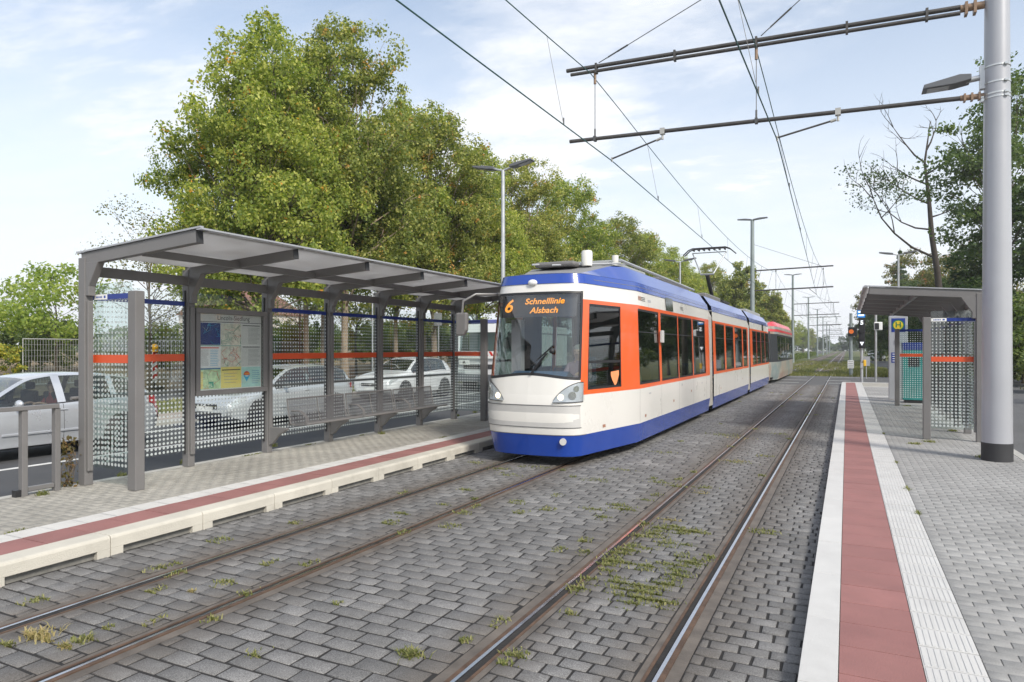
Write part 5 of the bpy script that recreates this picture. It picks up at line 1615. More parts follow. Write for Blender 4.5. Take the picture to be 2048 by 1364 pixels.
def tram_section(root, Y0, L, nose, flip, wins, front_face=False, frame_mat=None, name='car_body', colors=None):
    sh = Shell(Y0, L, nose, flip)
    cw, cb, cb2, co = colors or (m_tw, m_tb, m_tb2, m_to)
    Smax = sh.max
    s_c = sh.S[5] if nose else 0           # corner of the windscreen
    mb = MB(); sh.both(mb, 0, Smax, [.17, .52]); body_sk = mb.build('skirt', cb, root, smooth='auto')
    body = MB(); sh.both(body, 0, Smax, [.52, 1.157])
    if nose:
        # front mask with a wavy upper edge
        for sd in (1, -1):
            P = []
            for i in range(15):
                s = s_c * i / 14; top = 1.44 + .035 * math.cos(s / s_c * math.pi)
                P.append([sh.p(s, 1.157 + (top - 1.157) * k / 3, 0, sd) for k in range(4)])
            body.grid(P)
        sh.both(body, 0, s_c, [2.83, 2.97])
    sh.both(body, s_c, Smax, [2.705, 2.97])
    bo = body.build(name, cw, root, smooth='auto')
    # orange window band with openings
    w = [(sh.s_of_y(a), sh.s_of_y(b)) for a, b in wins]
    ob = MB(); sh.both(ob, s_c, Smax, [1.157, 1.23]); sh.both(ob, s_c, Smax, [2.64, 2.705])
    e = s_c
    for a, b in w:
        sh.both(ob, e, a, [1.23, 2.64]); e = b
    sh.both(ob, e, Smax, [1.23, 2.64])
    # reveals of the openings
    ob.build('window_band', co, root, smooth='auto')
    for i, (a, b) in enumerate(w):
        for sd in (1, -1):
            mb = MB(); sh.strip(mb, a + .012, b - .012, [1.245, 2.625], -.012, side=sd)
            pane = mb.build('window', m_tglass, root, smooth=True)
            mb = MB()
            for (q0, q1, z0, z1) in ((a, a + .03, 1.23, 2.64), (b - .03, b, 1.23, 2.64), (a + .03, b - .03, 1.23, 1.27), (a + .03, b - .03, 2.60, 2.64)):
                sh.strip(mb, q0, q1, [z0, z1], -.004, side=sd)
            if i > 0 or not nose: sh.strip(mb, a + .03, b - .03, [2.20, 2.222], -.006, side=sd)
            elif nose: sh.strip(mb, a + .03, b - .03, [1.66, 1.70], -.006, side=sd)
            mb.build('window_seal', m_black, pane, smooth=True)
    # blue cornice and roof
    mb = MB(); sh.both(mb, 0, Smax, [2.97, 3.13], .012); mb.build('cornice', cb, root, smooth='auto')
    mb = MB(); sh.both(mb, 0, Smax, [3.135, 3.42], 0.0); mb.build('roof_cove', cb2, root, smooth='auto')
    mb = MB(); ss = [Smax * i / 40 for i in range(41)]
    mb.grid([[sh.p(s, 3.42, 0, -1), sh.p(s, 3.42, 0, 1)] for s in ss]); mb.grid([[sh.p(s, 3.134, 0.012, 1), sh.p(s, 3.134, -.05, 1)] for s in ss]); mb.grid([[sh.p(s, 3.134, 0.012, -1), sh.p(s, 3.134, -.05, -1)] for s in ss])
    mb.build('roof', m_intd if False else M('roof_grey', (.22, .22, .22), rough=.8) if 'roof_grey' not in bpy.data.materials else bpy.data.materials['roof_grey'], root)
    # interior
    ya, yb = Y0 + (.5 if nose and not flip else .05), Y0 + L - (.5 if nose and flip else .05)
    fa = 2.1 if nose and not flip else .4; fb = 2.1 if nose and flip else .4
    it = MB(); it.box(TC_L - 1.1, TC_L + 1.1, ya + fa, yb - fb, .33, .40); it.build('floor', m_intd, root)
    it = MB(); it.box(TC_L - 1.05, TC_L + 1.05, ya + fa, yb - fb, 2.78, 2.82); it.box(TC_L - .6, TC_L + .6, ya + .3, ya + fa, 2.78, 2.81); it.box(TC_L - .12, TC_L + .12, ya + 2.5, yb - fb, 2.72, 2.779); it.build('ceiling', m_int, root)
    return sh, bo

troot = empty('tram', (TC_L, 10.0, 0), 'white, blue and orange tram of three joined sections coming towards the camera', 'tram')
FL = 9.55
sh1, b1 = tram_section(troot, 10.0, FL, True, False, [(.44, 1.62), (2.36, 3.88), (4.06, 5.62), (5.95 - .25, 7.22), (7.34, 8.95)])
Y2 = 10 + FL + .62
sh2, b2 = tram_section(troot, Y2, 7.75, False, False, [(.42, 2.05), (2.35, 3.95), (4.3, 6.05), (6.35, 7.45)])
Y3 = Y2 + 7.75 + .62
sh3, b3 = tram_section(troot, Y3, FL, True, True, [(.44, 1.62), (2.36, 3.98), (4.1, 5.65), (5.77, 7.3), (7.42, 8.75)])
# bellows
for a, b in ((10 + FL, Y2), (Y2 + 7.75, Y3)):
    mb = MB(); n = 9
    for i in range(n):
        y0 = a + (b - a) * i / n; y1 = a + (b - a) * (i + 1) / n; k = .03 if i % 2 else 0.
        mb.prism([(TC_L - 1.17 + k, .28), (TC_L + 1.17 - k, .28), (TC_L + 1.13 - k, 2.8), (TC_L + .95 - k, 3.2), (TC_L - .95 + k, 3.2), (TC_L - 1.10 + k, 2.8)], 'y', y0, y1)
    mb.build('bellows', m_rub, troot)
# undercarriage parts and wheels
mb = MB()
for y in (12.6, 14.3, 21.4, 23.1, 25.2, 26.9, 33.0, 34.7):
    for x in (TC_L - .53, TC_L + .53): mb.lathe([(.30, -.06), (.30, .06)], (x, y, .305), 20, 'x')
    mb.box(TC_L - .9, TC_L + .9, y - .7, y + .7, .22, .33)
mb.build('bogie', m_black, troot)
mb = MB(); mb.box(TC_L - .62, TC_L + .62, 10.35, 10.9, .12, .33); mb.box(TC_L - 1.05, TC_L + 1.05, 12.6, Y3 + 6, .26, .325); mb.build('underframe', m_black, troot)

# ---- nose details
def nose_details(sh, root, display=True):
    s_c = sh.S[5]
    mb = MB()
    for sd in (1, -1):
        P = []
        for i in range(15):
            s = s_c * .985 * i / 14; top = 1.445 + .035 * math.cos(s / s_c * math.pi)
            P.append([sh.p(s, top + (2.825 - top) * k / 8, -.006, sd) for k in range(9)])
        mb.grid(P)
    ws = mb.build('windscreen', m_wglass, root, smooth=True)
    mb = MB()
    for sd in (1, -1):
        sh.strip(mb, s_c * .955, s_c * 1.01, [1.42, 2.84], .002, side=sd)
        P = [[sh.p(s_c * i / 14, 1.43 + .035 * math.cos(i / 14 * math.pi) + k * .045, .002, sd) for k in range(2)] for i in range(15)]
        mb.grid(P); sh.strip(mb, 0, s_c, [2.795, 2.835], .002, side=sd)
    mb.build('windscreen_seal', m_black, ws, smooth=True)
    # bumper band, crease lines
    mb = MB()
    for sd in (1, -1): sh.strip(mb, 0, s_c * 1.02, [.64, .99], .006, side=sd)
    mb.build('bumper', m_tgrey, root, smooth='auto')
    mb = MB()
    for sd in (1, -1):
        sh.strip(mb, 0, s_c * 1.04, [.985, 1.0], .009, side=sd); sh.strip(mb, 0, s_c * 1.04, [.635, .645], .009, side=sd); sh.strip(mb, 0, s_c * 1.2, [.515, .525], .006, side=sd)
    mb.build('panel_gap', M('panel_gap_grey', (.13, .13, .13), rough=.6), root, smooth='auto')
    # headlights: teardrop patches
    for sd in (1, -1):
        s0, s1 = .44, .96
        def zl(t): return 1.045 + .015 * t
        def zh(t): return 1.06 + .295 * math.sin(min(1, t * 1.05) * math.pi * .53) ** .75
        P = [[sh.p(s0 + (s1 - s0) * i / 12, zl(i / 12) + (zh(i / 12) - zl(i / 12)) * k / 5, .008, sd) for k in range(6)] for i in range(13)]
        mb = MB(); mb.grid(P); hl = mb.build('headlight', M('headlight_bowl', (.50, .52, .54), rough=.25, metal=.35) if 'headlight_bowl' not in bpy.data.materials else bpy.data.materials['headlight_bowl'], root, smooth=True)
        P = [[sh.p(s0 + (s1 - s0) * i / 12, zl(i / 12) + (zh(i / 12) - zl(i / 12)) * k / 5, .03, sd) for k in range(6)] for i in range(13)]
        mb = MB(); mb.grid(P); mb.build('lens', m_hl, hl, smooth=True)
        for ss, zz, r, mt, nm in ((.56, 1.125, .048, m_lit, 'lit_bulb'), (.74, 1.15, .065, m_chrome, 'lamp'), (.80, 1.26, .05, m_chrome, 'lamp')):
            c = Vector(sh.p(ss, zz, .014, sd)); c2 = Vector(sh.p(ss, zz, .022, sd)); mb = MB(); mb.tube(c, c2, r, n=18); mb.build(nm, mt, hl)
        P = [[sh.p(s0 + (s1 - s0) * i / 12, zh(i / 12) + k * .014, .012, sd) for k in range(2)] for i in range(13)]
        mb = MB(); mb.grid(P); P = [[sh.p(s0 + (s1 - s0) * i / 12, zl(i / 12) - k * .012, .012, sd) for k in range(2)] for i in range(13)]
        mb.grid(P); mb.build('headlight_rim', m_galdark, hl, smooth=True)
    c = Vector(sh.p(.60, .42, .005, 1)); d = Vector(sh.p(.60, .42, .035, 1)); mb = MB(); mb.tube(c, d, .055, n=18); mb.build('coupler_cap', m_tgrey, root, smooth='auto')
nose_details(sh1, troot)
y_ = lambda z: 10 + rake(z)
# roof marker lamp, display, text
mb = MB(); mb.ball((TC_L - .05, 10.32, 2.99), .085, .05, .055); mb.build('marker_lamp', M('marker_white', (.7, .7, .7), rough=.3), troot, smooth=True)
dz0, dz1 = 2.42, 2.79
mb = MB(); P = [[(TC_L - .68 + 1.36 * i / 8, 10 + rake(z) + .045 + .15 * (abs(i - 4) / 4.) ** 2, z) for z in (dz0, 2.6, dz1)] for i in range(9)]; mb.grid(P)
dsp = mb.build('destination_display', M('display_black', (.022, .025, .03), rough=.5), troot, smooth=True)
mb = MB()
up = Vector((0, rake(2.8) - rake(2.4), .4)).normalized()
Yd = lambda z: 10 + rake(z) + .030
text_into(mb, '6', .31, (TC_L - .50, Yd(2.60) + .03, 2.60), (1, -.0, 0), up, bold=.006, shear=.25)
text_into(mb, 'Schnelllinie', .138, (TC_L + .17, Yd(2.675), 2.675), (1, 0, 0), up, bold=.003, shear=.2, sx=1.15)
text_into(mb, 'Alsbach', .138, (TC_L + .17, Yd(2.525), 2.525), (1, 0, 0), up, bold=.003, shear=.2, sx=1.15)
mb.build('display_text', m_led, dsp)
# wiper
mb = MB(); a = Vector((TC_L + .02, y_(1.47) - .02, 1.47)); b = Vector((TC_L + .30, y_(1.85) - .03, 1.83)); c = Vector((TC_L + .46, y_(1.93) - .01, 1.90))
mb.tube(a, b, .012, n=6); mb.tube(a + Vector((.03, 0, 0)), b + Vector((.02, 0, 0)), .007, n=5); mb.tube(b - Vector((.33, -.02, .25)), b + Vector((.10, .03, .12)), .012, n=6); mb.ball((TC_L + .39, y_(1.87) - .03, 1.86), .045); mb.build('wiper', m_black, troot)
# dashboard, cab wall, driver seat, steering desk
mb = MB(); mb.prism([(10.22, 1.15), (10.22, 1.42), (10.55, 1.52), (10.75, 1.45), (10.75, 1.15)], 'x', TC_L - .50, TC_L + .52); mb.build('dashboard', m_dash, troot, bevel=.02)
mb = MB(); mb.box(TC_L + .05, TC_L + 1.02, 11.95, 12.0, .4, 2.75); mb.box(TC_L - 1.0, TC_L - .62, 11.95, 12.0, .4, 2.75); mb.build('cab_wall', m_intd, troot)
mb = MB(); mb.box(TC_L + .12, TC_L + .58, 11.25, 11.70, .95, 1.07); mb.box(TC_L + .14, TC_L + .56, 11.70, 11.80, 1.0, 1.75); mb.build('driver_seat', m_seatb, troot, bevel=.04)
mb = MB(); mb.box(TC_L - .58, TC_L - .40, 10.6, 10.75, .4, 2.4); mb.build('cab_pillar', m_int, troot)
# seats, poles
for sh_, Ya, n_ in ((sh1, 12.9, 7), (sh2, Y2 + .9, 7), (sh3, Y3 + .8, 7)):
    for i in range(n_):
        for sx_ in (-.72, .72):
            mb = MB(); y = Ya + i * .88
            mb.box(TC_L + sx_ - .22, TC_L + sx_ + .22, y, y + .42, .80, .88); mb.box(TC_L + sx_ - .21, TC_L + sx_ + .21, y + .42, y + .48, .84, 1.5)
            mb.build('seat', m_seatb, troot, bevel=.03)
    for i in range(4):
        mb = MB(); y = Ya + .3 + i * 1.8; mb.tube((TC_L + .45, y, .4), (TC_L + .45, y, 2.78), .017, n=8); mb.tube((TC_L - .45, y, .4), (TC_L - .45, y, 2.78), .017, n=8)
        mb.tube((TC_L + .45, y, 2.3), (TC_L + .45, min(y + 1.8, Ya + 6.2), 2.3), .012, n=6)
        mb.build('handrail', M('rail_yellow', (.30, .30, .28), rough=.3, metal=.4) if 'rail_yellow' not in bpy.data.materials else bpy.data.materials['rail_yellow'], troot, smooth='auto')
person((TC_L + .35, 11.42, 1.07), m_shirt[1], m_hair[0], 'driver in a mauve shirt behind the windscreen of the tram', reach=.42)
person((TC_L + .72, 13.25, .88), m_shirt[0], m_hair[2], 'passenger in pale shirt and straw hat behind the first side window', reach=.25, hat=True, lowhands=True)
person((TC_L + .72, 17.7, .88), m_shirt[2], m_hair[1], 'passenger in dark clothes behind the last window of the front section', reach=.25, lowhands=True)
person((TC_L + .72, 22.7, .88), m_shirt[0], m_hair[1], 'passenger behind the second window of the middle section', reach=.25, lowhands=True)
# orange emblem on the cab side window, side details
sy = sh1.s_of_y(1.42)
mb = MB(); P = [sh1.p(sy + dx, z, -.008, 1) for dx, z in ((-.17, 1.50), (.13, 1.52), (.13, 1.44), (.05, 1.30), (-.02, 1.25), (-.12, 1.36), (-.17, 1.44))]; mb.add(P, [tuple(range(len(P)))]); mb.build('orange_sticker', M('sticker_orange', (.85, .30, .12), rough=.5), troot)
mb = MB(); mb.box(TC_L + HW - .01, TC_L + HW + .05, 10 + 3.9, 10 + 4.03, 2.02, 2.27); mb.build('door_camera', m_tgrey, troot, bevel=.01)
mb = MB()
for y, z in ((1.0, .60), (2.75, .63), (5.1, .75), (7.0, .86)):
    s = sh1.s_of_y(y); mb.add([sh1.p(s + dx, z + dz, .004, 1) for dx, dz in ((-.05, -.025), (.05, -.025), (.05, .025), (-.05, .025))], [(0, 1, 2, 3)])
for sh_, y, z in ((sh2, 1.2, .7), (sh2, 6, .8), (sh3, 2, .7)):
    s = sh_.s_of_y(y); mb.add([sh_.p(s + dx, z + dz, .004, 1) for dx, dz in ((-.05, -.02), (.05, -.02), (.05, .02), (-.05, .02))], [(0, 1, 2, 3)])
for y in (2.45, 2.52, 2.59):
    s = sh1.s_of_y(y); mb.add([sh1.p(s + dx, 2.84 + dz, .004, 1) for dx, dz in ((-.02, -.04), (.02, -.04), (.02, .04), (-.02, .04))], [(0, 1, 2, 3)])
mb.build('side_marker', M('marker_brown', (.36, .18, .12), rough=.5), troot)
mb = MB()
for sh_, a, b in ((sh1, 4.55, 5.2), (sh3, 4.6, 5.2)):
    sh_.strip(mb, sh_.s_of_y(a), sh_.s_of_y(b), [2.72, 3.0], .016, side=1)
mb.build('side_display', M('side_display_glass', (.02, .03, .03), rough=.08, coat=1.), troot)
mb = MB()
for y in (2.6, 6.0):
    for dz in range(3): sh1.strip(mb, sh1.s_of_y(y), sh1.s_of_y(y + .3), [2.80 + dz * .03, 2.812 + dz * .03], .003, side=1)
mb.build('vent_slot', m_galdark, troot)
# left mirror on its arm
mb = MB(); mb.path([(TC_L - .92, 10.75, 2.86), (TC_L - 1.15, 10.35, 2.84), (TC_L - 1.34, 10.25, 2.72), (TC_L - 1.36, 10.25, 2.51)], .022, n=8); mb.build('mirror_arm', m_gal, troot, smooth='auto')
mb = MB(); mb.prism([(TC_L - 1.47, 2.12), (TC_L - 1.47, 2.52), (TC_L - 1.25, 2.52), (TC_L - 1.25, 2.22), (TC_L - 1.32, 2.12)], 'y', 10.20, 10.30); mir = mb.build('mirror', m_gal, troot, bevel=.03)
# roof gear
rg_ = MB(); rg_.lathe([(.10, 3.42), (.105, 3.66), (.09, 3.70)], (TC_L + .33, 11.9, 0), 20); rg_.build('roof_cylinder', m_tw, troot, smooth='auto')
rg_ = MB(); rg_.lathe([(.06, 3.42), (.065, 3.68)], (TC_L + .65, 12.6, 0), 14); rg_.build('roof_cylinder', m_tw, troot, smooth='auto')
for (x0, x1, y0, y1, z1, mt) in ((-.6, .2, 11.6, 12.3, 3.5, m_gal), (-.9, .55, 12.7, 15.2, 3.62, m_int), (-.9, .75, 15.6, 18.9, 3.56, m_gal), (-.8, .8, 21.2, 23.8, 3.6, m_gal), (-.8, .8, 30.5, 35.5, 3.6, m_int)):
    mb = MB(); mb.box(TC_L + x0, TC_L + x1, y0, y1, 3.40, z1); mb.build('roof_unit', mt, troot, bevel=.04)
mb = MB(); mb.tube((TC_L - .6, 11.5, 3.45), (TC_L + .75, 13.1, 3.56), .018, n=6); mb.tube((TC_L - .2, 11.5, 3.42), (TC_L + .82, 12.4, 3.5), .018, n=6); mb.tube((TC_L + .80, 12.4, 3.56), (TC_L + .86, 19, 3.5), .03, n=6); mb.build('roof_conduit', m_gal_l, troot)
# pantograph
pg = MB(); px, py = TC_L, 25.9
pg.box(px - .55, px + .55, py + .1, py + 1.6, 3.6, 3.68)
pg.mat(0)
pan = pg.build('pantograph', m_galdark, troot)
m_pan = M('pantograph_tube', (.33, .34, .35), rough=.4, metal=.4)
mb = MB(); mb.tube((px, py + 1.2, 3.70), (px, py - .1, 4.62), .075, n=10); mb.build('lower_arm', m_galdark, pan, smooth='auto')
mb = MB(); mb.tube((px - .22, py - .1, 4.64), (px - .62, py + .35, 5.50), .024, n=6); mb.tube((px + .22, py - .1, 4.64), (px + .62, py + .35, 5.50), .024, n=6); mb.tube((px - .25, py - .1, 4.64), (px + .25, py - .1, 4.64), .035, n=6); mb.tube((px - .62, py + .35, 5.5), (px + .62, py + .35, 5.5), .02, n=6)
mb.build('upper_frame', m_pan, pan, smooth='auto')
mb = MB()
for dy in (.22, .48):
    mb.path([(px - .95, py + dy, 5.42), (px - .75, py + dy, 5.60), (px - .6, py + dy, 5.66), (px + .6, py + dy, 5.66), (px + .75, py + dy, 5.60), (px + .95, py + dy, 5.42)], .024, n=6)
for k in range(7): mb.box(px - .6 + k * .19, px - .56 + k * .19, py + .2, py + .5, 5.58, 5.64)
mb.build('collector_head', m_galdark, pan, smooth='auto')

# ---- coupled trailer car, red roof and coloured side film
m_rr = M('trailer_red', (.60, .02, .03), rough=.35, var=.06, coat=.25)
def M_film():
    m, nt, out = nodes_of('advert_film'); p = nt.nodes.new('ShaderNodeBsdfPrincipled'); p.inputs['Roughness'].default_value = .35
    co = coords(nt); n = noise_n(nt, co, .55, 3)
    nt.links.new(ramp(nt, n, [(.30, (.28, .29, .26)), (.42, (.30, .20, .15)), (.50, (.34, .31, .26)), (.60, (.17, .22, .22)), (.72, (.33, .33, .30))]), p.inputs['Base Color'])
    nt.links.new(p.outputs[0], out.inputs[0]); return m
m_film = M_film()
m_fdark = M('trailer_window_band', (.03, .033, .037), rough=.55, var=.1, spec=.25)
rt = empty('tram_trailer', (TC_L, Y3 + FL + .45, 0), 'tram trailer with glossy red roof and printed sides coupled behind the tram', 'tram trailer')
YT = Y3 + FL + .45
sh4, b4 = tram_section(rt, YT, 13.6, True, False, [(2.2, 4.0), (4.1, 5.9), (6.0, 7.6), (8.0, 9.8), (9.9, 11.7), (11.8, 13.2)], colors=(m_film, m_film, m_rr, m_fdark))
s_c = sh4.S[5]
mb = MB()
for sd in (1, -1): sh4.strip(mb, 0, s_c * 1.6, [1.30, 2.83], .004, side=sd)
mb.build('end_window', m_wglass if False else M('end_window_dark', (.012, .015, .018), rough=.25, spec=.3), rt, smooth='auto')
mb = MB()
for sd in (1, -1): sh4.strip(mb, 0, sh4.max, [2.84, 3.14], .014, side=sd)
mb.build('red_fascia', m_rr, rt, smooth='auto')
mb = MB(); sh4.strip(mb, s_c * .97, s_c * 1.06, [.9, 2.8], .02, side=1); mb.build('end_trim', m_tw, rt, smooth='auto')
mb = MB(); c = Vector(sh4.p(s_c * .72, .92, .004, 1)); d = Vector(sh4.p(s_c * .72, .92, .012, 1)); mb.tube(c, d, .21, n=24); mb.build('round_badge', M('badge_blue', (.03, .15, .50), rough=.4), rt)
mb = MB(); e2 = Vector(sh4.p(s_c * .72, .92, .018, 1)); mb.tube(d, e2, .11, n=20); mb.build('badge_centre', m_white_p, rt)
mb = MB(); mb.box(TC_L - .08, TC_L + .08, Y3 + FL - .35, YT + .2, .42, .55); mb.build('coupling', m_black, rt)
mb = MB()
for y in (YT + 2.6, YT + 4.4, YT + 9.8, YT + 11.6):
    for x in (TC_L - .53, TC_L + .53): mb.lathe([(.30, -.06), (.30, .06)], (x, y, .305), 16, 'x')
mb.box(TC_L - 1.0, TC_L + 1.0, YT + .8, YT + 13, .22, .33); mb.build('bogie', m_black, rt)

mb = MB()
for sh_, ys_ in ((sh1, (2.36, 4.0, 5.66, 7.28, 9.0)), (sh2, (.42, 2.2, 4.1, 6.2)), (sh3, (1.9, 3.6, 5.4, 7.2))):
    for y in ys_:
        s = sh_.s_of_y(y); sh_.strip(mb, s, s + .008, [.53, 1.15], .0025, side=1); sh_.strip(mb, s + .3, s + .308, [.19, .50], .0025, side=1)
    sh_.strip(mb, sh_.s_of_y(.6), sh_.max - .1, [3.045, 3.053], .0145, side=1)
mb.build('panel_seam', M('seam_grey', (.16, .155, .15), rough=.7), troot)
mb = MB()
for y, z, w_, h_ in ((3.0, 1.02, .16, .03), (5.9, 1.04, .10, .05), (8.3, .98, .14, .03), (3.1, 2.80, .22, .05)):
    s = sh1.s_of_y(y); sh1.strip(mb, s, s + w_, [z, z + h_], .003, side=1)
mb.build('small_label', M('label_grey', (.42, .42, .43), rough=.5), troot)
# ================================================================ cars
m_silver = M('silver_paint', (.60, .62, .65), rough=.28, metal=.55, var=.03, coat=.8, grime=.05)
m_whitec = M('white_car_paint', (.66, .67, .68), rough=.28, var=.02, coat=.8)
m_lsil = M('light_silver_paint', (.50, .52, .54), rough=.28, metal=.35, var=.02, coat=.8)
m_greyc = M('grey_car_paint', (.16, .17, .19), rough=.3, metal=.4, var=.03, coat=.8)
m_redc = M('red_car_paint', (.40, .02, .02), rough=.3, coat=.8)
m_carglass = M_glass('car_glass', tint=(.52, .60, .60), refl=1.3, rough=.02)
m_tyre = M('tyre', (.022, .022, .024), rough=.85)
m_rim = M('alloy_rim', (.42, .43, .45), rough=.3, metal=.8)
m_tail = M('tail_lamp', (.45, .02, .02), rough=.2, coat=1.)
m_hlc = M('car_headlamp', (.62, .66, .68), rough=.12, metal=.3, coat=1.)
m_plate = M('number_plate', (.72, .72, .70), rough=.5)
m_trim = M('car_trim', (.045, .045, .05), rough=.6)

def interp(K, y):
    if y <= K[0][0]: return K[0][1]
    for (a, va), (b, vb) in zip(K, K[1:]):
        if y <= b:
            t = (y - a) / (b - a); return va + (vb - va) * t
    return K[-1][1]
def smoothK(K, n=90):
    ys = np.linspace(K[0][0], K[-1][0], n); v = np.array([interp(K, y) for y in ys])
    w = np.convolve(np.pad(v, 2, mode='edge'), np.ones(5) / 5, 'valid')
    return list(zip(ys, w))

def car(label, paint, L=4.3, W=1.76, H=1.46, top=None, belt=None, wb=(-1.35, 1.25), r=.31, glass=None, group=None, sill=.19, side_trim=True, win=None, wsc=None, rwc=None, cat='car', driver=None, pill=(), name='parked_car'):
    """front towards -Y; origin at the centre on the ground"""
    root = empty('car', (0, 0, 0), label, cat, group)
    h = L / 2
    top = smoothK(top); belt = smoothK(belt)
    ys = sorted(set([round(-h + i * L / 74., 4) for i in range(75)] + [-h + .01, -h + .03, h - .01, h - .03] + [w[i] for w in (win or []) for i in (0, 1)] + list(wsc or ()) + list(rwc or ())))
    def wf(y):
        e_ = min(y + h, h - y)
        return (W / 2) * (1 - .20 * max(0, 1 - e_ / .45) ** 2.2)
    def sec(y):
        t = interp(top, y); b = min(interp(belt, y), t - .03); w = wf(y)
        lowf = max(0, 1 - (min(y + h, h - y)) / .30); zb = sill + .12 * lowf
        cab = max(0, t - b)
        ro = w - .05 - min(.27, cab * .47)
        pts = [(0, zb), (w * .75, zb), (w * .955, zb + .05), (w, .50), (w * .992, (b + .50) / 2 + .05), (w * .965, b - .035), (w * .945, b), (ro * .5 + w * .945 * .5 + .012 * (cab > .15), b + (t - .04 - b) * .5), (ro, t - .045), (ro * .86, t - .012), (ro * .45, t + .006), (0, t + .010)]
        pts[3] = (w, min(.50, b - .12)); pts[4] = (w * .992, max(min((b + .50) / 2 + .05, b - .06), min(.5, b - .12)))
        return pts
    S = [sec(y) for y in ys]; m = 12
    body, glz = MB(), {'side': MB(), 'screen': MB(), 'rear': MB()}
    V = []; idx = {}
    for sd in (1, -1):
        for i in range(len(ys) - 1):
            yc = (ys[i] + ys[i + 1]) / 2
            for k in range(m - 1):
                q = [(sd * S[i][k][0], ys[i], S[i][k][1]), (sd * S[i][k + 1][0], ys[i], S[i][k + 1][1]), (sd * S[i + 1][k + 1][0], ys[i + 1], S[i + 1][k + 1][1]), (sd * S[i + 1][k][0], ys[i + 1], S[i + 1][k][1])]
                tgt = body
                cabh = interp(top, yc) - interp(belt, yc)
                if k in (6, 7) and cabh > .05:
                    for (a, b) in (win or []):
                        if a < yc < b: tgt = glz.setdefault('side%d%s' % (sd, a), MB())
                if k in (9, 10) and wsc and wsc[0] < yc < wsc[1]: tgt = glz['screen']
                if k in (9, 10) and rwc and rwc[0] < yc < rwc[1]: tgt = glz['rear']
                tgt.add(q, [(0, 1, 2, 3)])
    for i in (0, len(ys) - 1):
        body.add([(x, ys[i], z) for x, z in S[i]] + [(-x, ys[i], z) for x, z in S[i][::-1]], [tuple(range(2 * m))])
    def weld(o):
        import bmesh
        bm = bmesh.new(); bm.from_mesh(o.data); bmesh.ops.remove_doubles(bm, verts=bm.verts, dist=.0008); bmesh.ops.recalc_face_normals(bm, faces=bm.faces); bm.to_mesh(o.data); bm.free()
        try: o.data.set_sharp_from_angle(angle=math.radians(50))
        except Exception: pass
    o = body.build('body', paint, root, smooth=True); weld(o)
    for k, nm in [(q, 'side_window') for q in glz if q.startswith('side')] + [('screen', 'windscreen'), ('rear', 'rear_window')]:
        if glz[k].v: g = glz[k].build(nm, m_carglass, root, smooth=True); weld(g)
    # black seals along the belt and pillars
    for sd in (1, -1):
        mb = MB()
        if win:
            yy = np.linspace(win[0][0], win[-1][1], 24); P = []
            for y in yy:
                s_ = sec(y); P.append([(sd * (s_[6][0] + .006), y, s_[6][1] - .008), (sd * (s_[6][0] + .006 - .004), y, s_[6][1] + .014)])
            mb.grid(P)
            for p_ in pill:
                P = []
                for t in range(6):
                    k0 = [sec(p_[0]), sec(p_[1])]
                    row = []
                    for s_, y in zip(k0, p_):
                        a, b, c = s_[6], s_[7], s_[8]; u = t / 5 * 2
                        q = (a[0] + (b[0] - a[0]) * u, a[1] + (b[1] - a[1]) * u) if u <= 1 else (b[0] + (c[0] - b[0]) * (u - 1), b[1] + (c[1] - b[1]) * (u - 1))
                        row.append((sd * (q[0] + .005), y, q[1]))
                    P.append(row)
                mb.grid(P)
        mb.build('window_trim', m_trim, root, smooth=True)
    # interior tub
    mb = MB(); mb.box(-W / 2 + .12, W / 2 - .12, wb[0] + .35, h - .45, .35, .62)
    for y in (wb[0] + 1.25, wb[0] + 2.15):
        for x in (-.36, .36): mb.box(x - .23, x + .23, y, y + .45, .5, .68); mb.box(x - .22, x + .22, y + .42, y + .52, .62, 1.12); mb.box(x - .12, x + .12, y + .45, y + .52, 1.14, 1.28)
    mb.box(-W / 2 + .15, W / 2 - .15, wb[0] + .55, wb[0] + .95, .6, .92)
    mb.build('interior', m_intd, root, bevel=.03)
    # wheels with arches
    for y in wb:
        for sd in (1, -1):
            x = sd * (W / 2)
            mb = MB(); n = 26; a = [(y + math.cos(t) * (r + .055), r + .01 + math.sin(t) * (r + .055)) for t in [math.pi * 1.0 * k / n for k in range(n + 1)]]
            a = [(y - (r + .055), sill)] + a[::-1] + [(y + r + .055, sill)]
            mb.prism(a, 'x', x - sd * .12, x + sd * .004); mb.build('wheel_arch', m_trim, root)
            w_ = MB(); w_.lathe([(r - .10, -.095), (r - .03, -.10), (r, -.07), (r, .07), (r - .03, .10), (r - .10, .095)], (x - sd * .075, y, r), 30, 'x'); wo = w_.build('wheel', m_tyre, root, smooth='auto')
            w_ = MB(); xr = x - sd * .075 + sd * .075
            w_.lathe([(r - .095, -.02), (r - .09, .018), (r - .115, .022), (r - .12, -.01)], (xr, y, r), 30, 'x')
            w_.lathe([(.055, -.02), (.055, .014)], (xr, y, r), 14, 'x')
            for k in range(7):
                t = 2 * math.pi * k / 7
                w_.obox((xr, y + math.cos(t) * .04, r + math.sin(t) * .04), (xr, y + math.cos(t) * (r - .11), r + math.sin(t) * (r - .11)), .035, .02, up=(1, 0, 0))
            w_.build('rim', m_rim, wo, smooth='auto')
            w_ = MB(); w_.lathe([(r - .12, -.001), (r - .12, .001)], (x - sd * .075 + sd * .04, y, r), 24, 'x'); w_.build('hub_shade', m_trim, wo)
    # bumpers, grille, lamps, plates, handles, mirrors
    yf = -h
    mb = MB(); mb.box(-.55, .55, yf - .012, yf + .06, .30, .42); mb.box(-.62, .62, yf + .005, yf + .09, .25, .30); mb.build('lower_intake', m_trim, root, bevel=.02)
